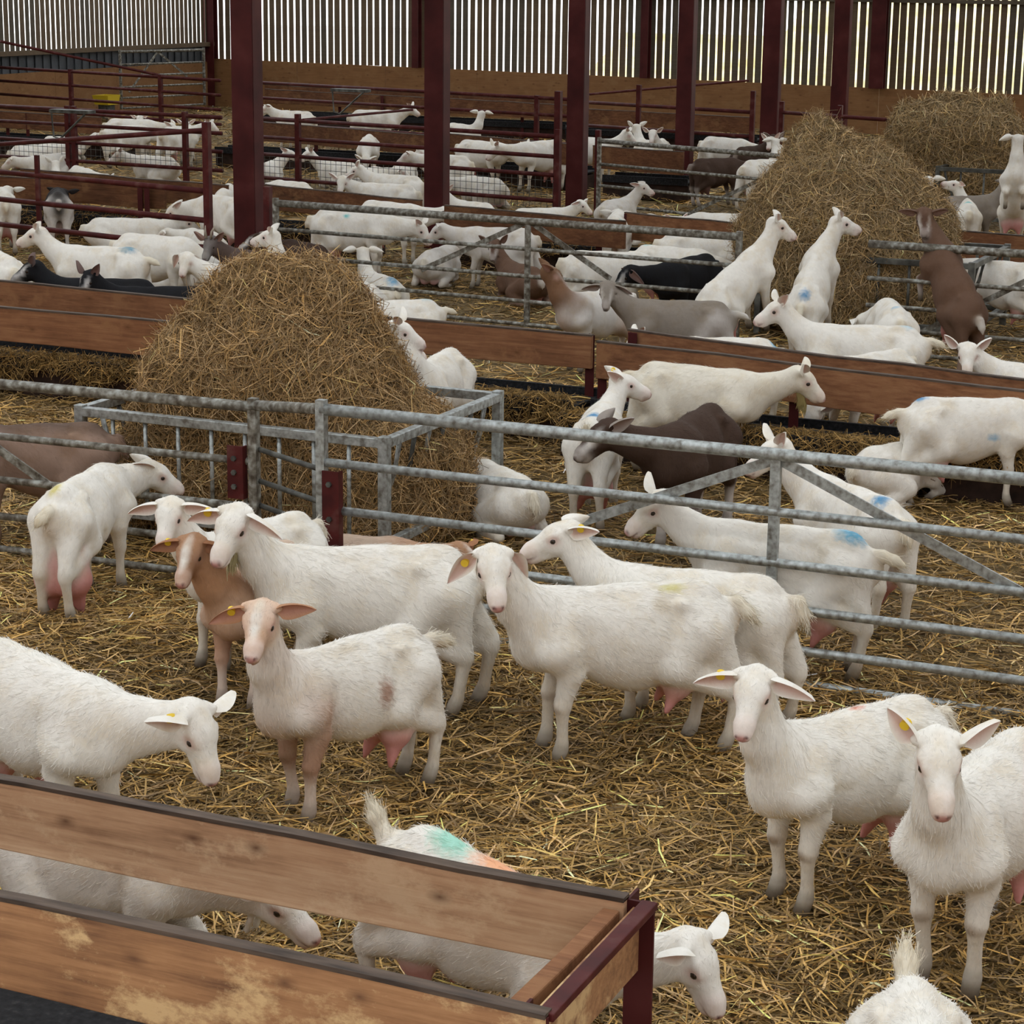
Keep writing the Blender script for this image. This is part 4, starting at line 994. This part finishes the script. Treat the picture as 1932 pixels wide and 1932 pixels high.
goat('white goat with green and orange rump dye behind the nearest barrier', ('b', -2.45, 5.98), ('b', -2.98, 6.03), 0.98, pitch=-17, neck=(-14, 16), head=(-35, 55), ears='out', tail='up', marks=[((-0.24, 0.0, 0.79), (0.10, 0.12, 0.06), (0.35, 0.68, 0.55)), ((-0.06, 0.0, 0.79), (0.12, 0.10, 0.06), (0.85, 0.42, 0.22))])
# second pen
goat('fawn-brown goat with a dark back stripe at the left edge behind the gate', (25, 802), (140, 800), 1.02, neck=(165, 35), head=(180, 20), ears='up', coat='fawn')
goat('white goat looking right beside the near hay heap', (800, 684), (856, 655), 1.04, nl=1.1, neck=(165, 70), head=(-8, 26), ears='up', udder=1.2, tail='down')
goat('white goat hidden behind the near hay heap, one ear showing', (622, 640), (540, 636), 1.0, neck=(0, 24), head=(0, 30), ears='out')
goat('white goat lying beside the right corner of the near feeder', (915, 868), (985, 900), 0.95, pose='lie', neck=(130, 20), head=(120, 30))
goat('tan goat lying behind the shaggy white goat, one ear visible', (690, 1012), (600, 1008), 0.9, pose='lie', neck=(-8, 12), head=(-30, 40), ears='out', coat='rustneck', tags=(1,))
goat('white goat with a blue back mark seen from behind, head turned right', (1150, 742), (1098, 815), 0.98, neck=(62, 42), head=(0, 18), ears='back', udder=1.5, tail='up', tags=(1,), marks=[bl(-0.20, 0.0, 0.78, 0.09)])
goat('dark brown goat with a striped white face behind the near gate', (1274, 1040), (1335, 998), 1.12, zw=0, neck=(180, 20), head=(196, 34), ears='back', coat='darkbrown', udder=0)
goat('cream goat with a long beard walking right beside the orange-brown barrier', (1392, 698), (1218, 683), 1.06, neck=(-8, 22), head=(-8, 38), ears='up', coat='cream', beard=0.13, tail='out')
goat('white goat with faint blue side marks walking off the right edge', (1905, 752), (1735, 752), 1.0, neck=(-4, 2), head=(-6, 30), ears='up', tail='out', marks=[((-0.36, 0, 0.77), (0.07, 0.05, 0.03), BLUE), ((0.12, -0.15, 0.52), (0.05, 0.05, 0.03), (0.25, 0.45, 0.62))])
goat('white goat lying behind the legs of the blue-marked walking goat', (1738, 828), (1640, 846), 0.92, pose='lie', neck=(20, 20), head=(10, 30))
goat('white goat with a bright blue rump spot behind the gate brace', (1560, 898), (1692, 950), 1.02, neck=(160, 48), head=(196, 28), ears='up', udder=1.3, marks=[bl(-0.30, 0.03, 0.76, 0.075)])
goat('big white goat with blue dye above its tail, standing behind the gate', (1345, 978), (1660, 1012), 1.03, neck=(160, 36), head=(198, 34), ears='up', tail='out', udder=1.1, marks=[((-0.36, 0, 0.77), (0.13, 0.10, 0.06), (0.10, 0.38, 0.58))])
# third pen, left
goat('white goat with a blue rump streak facing left behind the left barrier', (128, 462), (270, 470), 1.08, neck=(166, 44), head=(184, 20), ears='up', tail='out', dirty=0.3, marks=[((-0.30, 0, 0.76), (0.10, 0.10, 0.05), (0.05, 0.25, 0.40))])
goat('long-haired white goat facing right behind the blue-streaked goat', (350, 448), (225, 440), 1.08, neck=(-20, -25), head=(-40, 50), dirty=0.3)
goat('lop-eared white goat looking at the camera left of the near hay heap', (432, 500), (515, 508), 0.98, neck=(178, 34), head=(-98, 36), ears='droop')
goat('black goat with white face stripes behind the left barrier', ('v', 165, 15.95), ('v', 262, 16.1), 1.04, neck=(172, 42), head=(192, 24), ears='up', coat='black', udder=0)
goat('black-backed goat with brown and white striped head behind the left barrier', ('v', 282, 15.95), ('v', 355, 16.1), 1.0, neck=(-160, 44), head=(-125, 40), ears='up', coat='black', udder=0)
goat('white goat cut by the left edge behind the left barrier', (-30, 462), (42, 498), 1.1, neck=(150, 10), head=(170, 30), dirty=0.3)
goat('white goat with raised head just above the near hay heap', (548, 496), (640, 510), 1.0, nl=1.15, neck=(150, 70), head=(172, 12), ears='up')
goat('grizzled brown goat with a grey face by the nearest column', (468, 472), (540, 482), 0.98, neck=(-168, 38), head=(-112, 42), ears='up', coat='grizzled', udder=0, horns=True)
goat('dark brown goat with a black head right of the nearest column', (530, 448), (630, 470), 1.02, neck=(165, 22), head=(178, 25), ears='back', coat='darkbrown', udder=0)
goat('resting white goat seen from behind with blue hip dye by the hay heap', (690, 508), (752, 530), 0.98, pose='lie', neck=(110, 62), head=(95, 12), marks=[bl(-0.36, 0, 0.74, 0.10, (0.08, 0.32, 0.55))])
goat('white goat lying half behind the hay heap with pale blue shoulder dye', (655, 518), (715, 545), 0.95, pose='lie', neck=(150, 20), head=(150, 30), marks=[bl(0.12, 0, 0.76, 0.09, (0.10, 0.40, 0.62))])
goat('white goat lying above the barrier right of the near hay heap', (700, 568), (808, 566), 1.0, pose='lie', neck=(180, 15), head=(180, 30), tail='out', marks=[bl(-0.30, 0, 0.76, 0.07, (0.45, 0.62, 0.70))])
goat('white goat standing in profile behind the middle gate, facing right', (735, 400), (582, 394), 1.08, neck=(-4, 0), head=(-18, 46), ears='up', tail='down', dirty=0.4, marks=[bl(-0.05, -0.1, 0.72, 0.04, CYAN)])
goat('white goat behind the profile goat with its head over the gate', (775, 385), (690, 378), 1.02, neck=(-2, 10), head=(-25, 48), ears='out', dirty=0.4)
goat('white goat facing the camera between the first two columns', (702, 345), (775, 350), 0.98, neck=(-170, 30), head=(-100, 40), ears='up')
goat('greyish white goat lying with its head to the right behind the gate brace', (850, 460), (795, 478), 0.95, pose='lie', neck=(30, 42), head=(-18, 12), ears='up', coat='offwhite', marks=[bl(-0.1, 0.0, 0.72, 0.05, CYAN)])
goat('greyish white goat standing left of the middle gate stile', (905, 428), (990, 432), 0.95, neck=(180, 20), head=(180, 35), coat='offwhite')
goat('brown goat lying under the peak of the middle gate', (962, 492), (1018, 508), 0.95, pose='lie', neck=(150, 60), head=(-100, 40), ears='up', coat='brown')
goat('white goat rump with cyan dye, seen from behind below the third column', (1168, 396), (1160, 412), 1.02, neck=(90, 10), head=(90, 40), udder=1.3, marks=[bl(-0.36, -0.07, 0.72, 0.05, CYAN)])
goat('white goat standing left of the black goat behind the barrier', (1195, 476), (1085, 474), 1.0, neck=(-5, -10), head=(-20, 50), tail='down')
goat('white goat back with cyan dye behind the black goat', (1320, 470), (1205, 462), 0.98, pose='stand', neck=(0, -10), head=(0, 40), marks=[bl(-0.30, 0, 0.77, 0.06, (0.35, 0.62, 0.60))])
goat('white goat back at the left foot of the tall hay heap', (1360, 442), (1270, 440), 1.0, neck=(0, -10), head=(0, 40))
goat('black goat with a white-striped face by the tall hay heap', (1262, 492), (1345, 478), 1.05, neck=(188, 8), head=(205, 40), ears='droop', coat='black', udder=0)
goat('brown and white pinto goat with its neck arched back', (1105, 550), (1160, 543), 0.98, neck=(165, 66), head=(5, 40), ears='back', coat='pinto', udder=0)
goat('grey goat with a white-striped face looking at the camera', (1242, 566), (1348, 570), 1.0, neck=(172, 42), head=(-96, 40), ears='fold', coat='grey', tail='out')
goat('white goat climbing at the tall hay heap, left of the pair', (1432, 478), (1345, 540), 1.02, neck=(28, 62), head=(-6, 28), ears='up', pitch=28, footz=0.30)
goat('white goat with a blue rump mark climbing at the tall hay heap', (1556, 470), (1512, 548), 1.02, neck=(30, 58), head=(0, 14), ears='up', pitch=30, footz=0.30, marks=[bl(-0.36, -0.02, 0.74, 0.075)])
goat('white goat with a pink udder beside its chin, facing left behind the right barrier', (1570, 612), (1715, 618), 1.08, neck=(158, 46), head=(190, 24), ears='up', tail='out', marks=[bl(-0.32, 0, 0.77, 0.06, (0.45, 0.65, 0.78))])
goat('white goat with a low head at the left end of the right barrier', (1305, 636), (1450, 640), 0.95, neck=(172, 20), head=(194, 30), ears='up', pose='stand', marks=[bl(-0.42, 0, 0.72, 0.07, (0.2, 0.5, 0.7))])
goat('white rump with a blue mark between the gate and the right barrier', (1672, 560), (1702, 588), 1.0, neck=(120, -20), head=(140, 50), marks=[bl(-0.28, 0.02, 0.76, 0.06, (0.25, 0.5, 0.72))])
goat('brown goat with a striped face reared up against the gate at the right', (1765, 470), (1825, 560), 1.02, neck=(150, 62), head=(-95, 45), ears='out', coat='brown', pitch=42, footz='hang', udder=1.2)
goat('white goat behind the reared brown goat at the right edge', (1838, 488), (1960, 500), 1.05, neck=(165, 25), head=(175, 30))
goat('white goat with pink ears facing the camera at the right edge above the barrier', (1945, 690), (2030, 705), 1.0, neck=(180, 38), head=(-98, 36), ears='up')
goat('white goat with its head pushed under the right barrier', ('b', -4.12, 15.42), ('b', -3.86, 15.92), 0.98, nl=1.1, neck=(-128, -34), head=(-110, 58), ears='up')
# pens beyond, right
goat('white goat stretching its neck up before the distant hay block', (1748, 352), (1752, 378), 1.0, neck=(75, 72), head=(85, 10), ears='out', zw=0.80)
goat('white goat with cyan dye looking up left before the distant hay block', (1822, 372), (1832, 392), 0.95, neck=(130, 60), head=(190, -15), marks=[bl(-0.1, 0, 0.78, 0.08, CYAN)])
goat('grey goat below the distant hay block with its neck raised right', (1862, 368), (1780, 372), 1.0, neck=(25, 50), head=(20, 10), coat='grey')
goat('tall white goat with cyan rump dye reared at the right edge', (1918, 330), (1912, 368), 1.05, neck=(80, 75), head=(85, 10), ears='out', pitch=48, footz='hang', marks=[bl(-0.36, 0, 0.76, 0.08, CYAN)])
goat('white goat lying low beside the right shoulder of the tall hay heap', (1785, 372), (1812, 375), 0.9, neck=(180, 5), head=(180, 30), marks=[bl(-0.1, 0, 0.78, 0.06, CYAN)])
goat('white goat standing right of the far gate by the fourth column', (1475, 298), (1395, 305), 1.05, neck=(10, 10), head=(0, 30), dirty=0.3, marks=[bl(-0.36, 0.05, 0.74, 0.04, (0.7, 0.3, 0.3))])
goat('dark brown goat standing at the foot of the fourth column', (1372, 298), (1322, 300), 1.0, neck=(0, 0), head=(0, 40), coat='darkbrown')
goat('white goat with a humped back behind the far gate', (1395, 262), (1335, 258), 1.05, neck=(0, -5), head=(0, 40))
goat('dark-headed goat right of the fifth column foot', (1425, 275), (1400, 278), 1.0, neck=(-60, 42), head=(-80, 40), ears='up', coat='darkbrown')
goat('white goat facing the back wall under the fifth column', (1466, 288), (1464, 300), 0.98, neck=(95, 65), head=(95, 10))
goat('white goat partly hidden left of the tall hay heap peak', (1500, 282), (1530, 285), 0.98, neck=(170, 50), head=(-110, 30), ears='up')
goat('white bearded goat looking right behind the third column', (1140, 262), (1098, 258), 1.02, neck=(15, 42), head=(-15, 38), ears='up', beard=0.1)
goat('white goat turned away with raised neck left of the fourth column', (1212, 262), (1235, 268), 1.0, neck=(120, 65), head=(110, 10), ears='up')
goat('white goat facing left close to the fourth column', (1243, 270), (1252, 258), 1.0, neck=(-130, 55), head=(-100, 35), ears='up')
goat('white goat lying behind the far galvanised gate', (1180, 372), (1140, 380), 0.95, pose='lie', neck=(-20, 55), head=(-30, 20), ears='back', coat='offwhite')
goat('white goat lying with only its ears above the straw behind the far gate', (1215, 405), (1190, 408), 0.85, pose='lie', neck=(-20, 8), head=(-90, 40), ears='up', coat='offwhite')
goat('white back lying above the barrier beside the tall hay heap', (1345, 402), (1385, 404), 0.95, pose='lie', neck=(180, -5), head=(180, 30))
goat('small white back lying left of another above the orange-brown barrier', (1275, 408), (1305, 410), 0.8, pose='lie', neck=(180, -5), head=(180, 30))
# pens beyond, middle
goat('white goat nose to nose, the left one facing right', (935, 268), (875, 264), 1.05, neck=(0, 12), head=(-20, 40), ears='up', dirty=0.2)
goat('white goat nose to nose, the right one facing left', (985, 268), (1060, 264), 1.10, neck=(178, 10), head=(200, 40), ears='up', udder=1.3, dirty=0.4)
goat('white goat lying behind the wire mesh right of the second column', (880, 330), (955, 340), 1.05, pose='lie', neck=(180, 10), head=(180, 30))
goat('white goat face with pink ears right of the second column foot', (872, 378), (925, 385), 0.9, pose='lie', neck=(170, 48), head=(-96, 38), ears='up')
goat('white goat lying half hidden by the third column', (1040, 392), (985, 394), 0.9, pose='lie', neck=(10, 35), head=(-30, 30))
goat('white goat facing left near the back wall', (535, 208), (590, 212), 1.05, neck=(170, 32), head=(195, 34), ears='out')
goat('white goat facing right near the back wall', (730, 208), (675, 208), 1.05, neck=(6, 32), head=(-15, 25), ears='up')
goat('white goat looking away near the back wall right of the second column', (890, 236), (850, 232), 1.0, neck=(60, 62), head=(80, 5), ears='out')
goat('white goat lying with raised head right behind the nearest column', (520, 300), (490, 312), 0.98, pose='lie', neck=(20, 45), head=(0, 20), ears='back')
goat('white goat lying behind the mesh looking left between the first columns', (610, 302), (680, 310), 1.0, pose='lie', neck=(-175, 45), head=(-150, 20), ears='up')
goat('white goat drinking at the dim barrier between the first columns', (690, 262), (700, 250), 1.0, neck=(-90, -35), head=(-90, 60), ears='up')
goat('white goat lying in the middle of the mesh between the first columns', (720, 312), (655, 322), 1.0, pose='lie', neck=(0, 12), head=(0, 30))
goat('white goat lying against the left side of the second column', (775, 298), (745, 312), 1.0, pose='lie', neck=(20, 50), head=(-40, 30), ears='up')
goat('white goat back resting on the straw under the mesh by the column', (530, 340), (575, 345), 0.95, pose='lie', neck=(180, 0), head=(180, 30))
goat('white goat behind the facing goat, head turned left', (722, 328), (790, 334), 1.0, neck=(160, 34), head=(180, 25), ears='up')
goat('white goat standing half hidden by the second column', (838, 292), (862, 294), 1.0, neck=(180, 20), head=(180, 30), marks=[bl(0.2, 0.1, 0.6, 0.05, BLUE)])
# pens beyond, left
goat('white goat standing at the left pen, rear one of the standing pair', (300, 226), (185, 224), 1.05, neck=(-2, 5), head=(-10, 40), ears='back')
goat('white goat standing before its pair mate in the left pen', (262, 236), (205, 238), 1.0, neck=(-4, -8), head=(-10, 48), ears='back')
goat('white goat left of the nearest column with a raised dark-eyed head', (365, 236), (300, 242), 1.02, neck=(10, 30), head=(-20, 30), ears='up', dirty=0.3)
goat('two pale ears and crown of a goat behind the standing pair', (262, 232), (270, 222), 0.95, neck=(-80, 40), head=(-90, 40), ears='up')
goat('white goat crown with spread ears left of the nearest column', (348, 240), (356, 230), 0.95, neck=(-80, 35), head=(-90, 40), ears='up')
goat('white goat lying at the far left behind the mesh', (85, 272), (30, 275), 1.0, pose='lie', neck=(0, 20), head=(0, 30))
goat('white goat standing at the far left behind the lying ones', (140, 250), (90, 248), 0.95, pose='lie', neck=(20, 30), head=(0, 30), zw=0.5)
goat('white goat lying beside the twin red fence posts', (75, 292), (125, 288), 1.0, pose='lie', neck=(180, 10), head=(180, 30))
goat('white goat head raised with a back-turned ear by the twin posts', (105, 322), (125, 330), 0.9, pose='lie', neck=(100, 45), head=(100, 10), ears='up')
goat('white goat lying behind the wire mesh right of the twin posts', (268, 292), (330, 298), 1.05, pose='lie', neck=(180, 25), head=(-160, 25), ears='up')
goat('low white goat resting in the straw below the twin posts', (165, 318), (140, 312), 0.9, pose='lie', neck=(-10, 0), head=(-20, 30))
goat('white goat seen from behind at the far left edge', (2, 352), (10, 365), 1.05, neck=(90, 10), head=(90, 40), dirty=0.6, udder=1.4)
goat('black goat with white hindquarters seen from behind', (108, 352), (110, 366), 1.02, neck=(90, 5), head=(90, 40), coat='blackwhite', udder=1.3)
goat('white goat lying under the left barrier, head to the right', (285, 412), (170, 412), 1.05, pose='lie', neck=(20, 20), head=(0, 30), ears='back')
goat('white goat head facing right behind the red railing', (330, 452), (290, 452), 0.95, neck=(0, 12), head=(-20, 25), ears='back', pose='lie', zw=0.6)
goat('white goat feeding to the left beside the nearest column', (400, 368), (455, 375), 1.05, neck=(178, -5), head=(188, 42), ears='back')
goat('white goat feeding close to the left face of the nearest column', (415, 362), (440, 340), 1.0, neck=(-100, 5), head=(-95, 55), ears='fold')
goat('white goat resting behind the end of the red railing', (370, 432), (400, 438), 0.9, pose='lie', neck=(160, 10), head=(170, 30))
# ------------------------------------------------------------------ straw bedding
def straw(name, label, n, ylo, yhi, ln, wd, zmax, seed, tint=(0.45, 0.300, 0.118)):
    r = np.random.default_rng(seed)
    # sample floor points inside the view wedge
    pts = []
    tot = 0
    while tot < n:
        y = r.uniform(ylo, yhi, n); x = r.uniform(LX+0.4, 4, n)
        q = np.stack([x, y, np.full(n, -CAMH)], 1)
        dz = q@CF; u_ = q@CR/dz*FPX+966; v_ = 966-q@CU/dz*FPX
        # density follows the distance so that near ground is thick
        ok = (u_ > -120) & (u_ < 2060) & (v_ > 100) & (v_ < 2050)
        pts.append(np.stack([x, y], 1)[ok]); tot += ok.sum()
    p = np.concatenate(pts)[:n]; x, y = p.T
    lay = r.random(n)
    clump = 0.5+0.5*np.sin(x*3.1+1.3*np.sin(y*2.3))*np.sin(y*2.7+1.1*np.sin(x*1.9))
    z = hfloor(x, y) + 0.004 + zmax*lay*(0.45+0.75*clump)
    a = r.uniform(0, 2*math.pi, n) + 0.9*np.sin(x*1.3)*np.cos(y*1.1)
    tilt = r.normal(0, 0.16, n)
    d = np.stack([np.cos(a), np.sin(a), tilt], 1)
    L_ = r.uniform(ln[0], ln[1], n); W_ = r.uniform(wd*0.55, wd*1.3, n)
    nrm = np.array([0, 0, 1.0]) + r.normal(size=(n, 3))*0.45
    bend = r.normal(size=(n, 3))*np.array([0.28, 0.28, 0.15])
    patch = 0.5+0.5*np.sin(x*0.9+2*np.sin(y*0.7))*np.sin(y*1.3+1.5*np.sin(x*0.8+1))
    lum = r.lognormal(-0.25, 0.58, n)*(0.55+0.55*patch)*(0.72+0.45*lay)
    warm = r.random(n)
    cs = np.array(tint)[None]*lum[:, None]*np.stack([1+0*warm, 0.87+0.13*warm, 0.65+0.7*warm**2], 1)
    cs = np.clip(cs, 0.012, 0.88)
    me = strands(name, np.stack([x, y, z], 1), d, nrm, L_, W_, bend, cs, 'straw', 2)
    o = link(name, me); tag(o, label, 'straw'); o['kind'] = 'stuff'
    return o
straw('straw_bedding', 'golden straw bedding strewn over the near pen floor', NS[0], 3.6, 10.4, (0.05, 0.26), 0.0078, 0.07, 21)
straw('straw_bedding', 'golden straw bedding around the square feeder in the second pen', NS[1], 10.4, 15.2, (0.06, 0.26), 0.0085, 0.06, 22)
straw('straw_bedding', 'golden straw bedding in the middle pen with the tall hay heap', NS[2], 15.2, 24, (0.08, 0.28), 0.0112, 0.06, 23)
straw('straw_bedding', 'golden straw bedding in the far pens', NS[3], 24, 47.5, (0.12, 0.40), 0.017, 0.06, 24)
# straw hanging over the edges of the feed belts
for i, (x0, x1, yy, zz) in enumerate(FRINGE[:6]):
    r = np.random.default_rng(50+i); n = int(1500*(x1-x0)) if yy < 20 else int(260*(x1-x0))
    x = r.uniform(x0, x1, n); z = zz + 0.015 - (zz+0.0)*r.random(n)**1.3*(0.6+0.4*np.sin(x*5)*np.sin(x*2.3+1)); y = yy + 0.01 - 0.16*(zz-z) + r.normal(0, 0.03, n)
    top = r.random(n) < 0.3; y = np.where(top, yy + r.uniform(0, 0.35, n), y); z = np.where(top, zz - 0.04 + r.uniform(0, 0.03, n), z)
    d = np.stack([r.normal(0, 0.8, n), r.normal(-0.25, 0.4, n), np.where(top, 0.0, -1.0)*r.random(n)], 1)
    lum = r.lognormal(-0.7, 0.55, n)
    cs = np.clip(np.array((0.42, 0.255, 0.085))[None]*lum[:, None], 0.01, 0.8)
    me = strands('hanging_straw', np.stack([x, y, z], 1), d, np.array([0, -1.0, 0.4])+r.normal(size=(n, 3))*0.5, r.uniform(0.05, 0.20, n), r.uniform(0.004, 0.008, n), r.normal(size=(n, 3))*0.3, cs, 'straw', 2)
    o = link('hanging_straw', me); o['kind'] = 'stuff'
    tag(o, ['straw hanging from the feed belt left of the near hay heap', 'straw hanging from the feed belt right of the near hay heap', 'straw hanging from the feed belt behind the bearded goat', 'straw hanging from the dark feed belt beyond the red railing', 'straw hanging from the feed belt right of the nearest column', 'straw hanging from the feed belt below the middle columns'][i], 'straw')
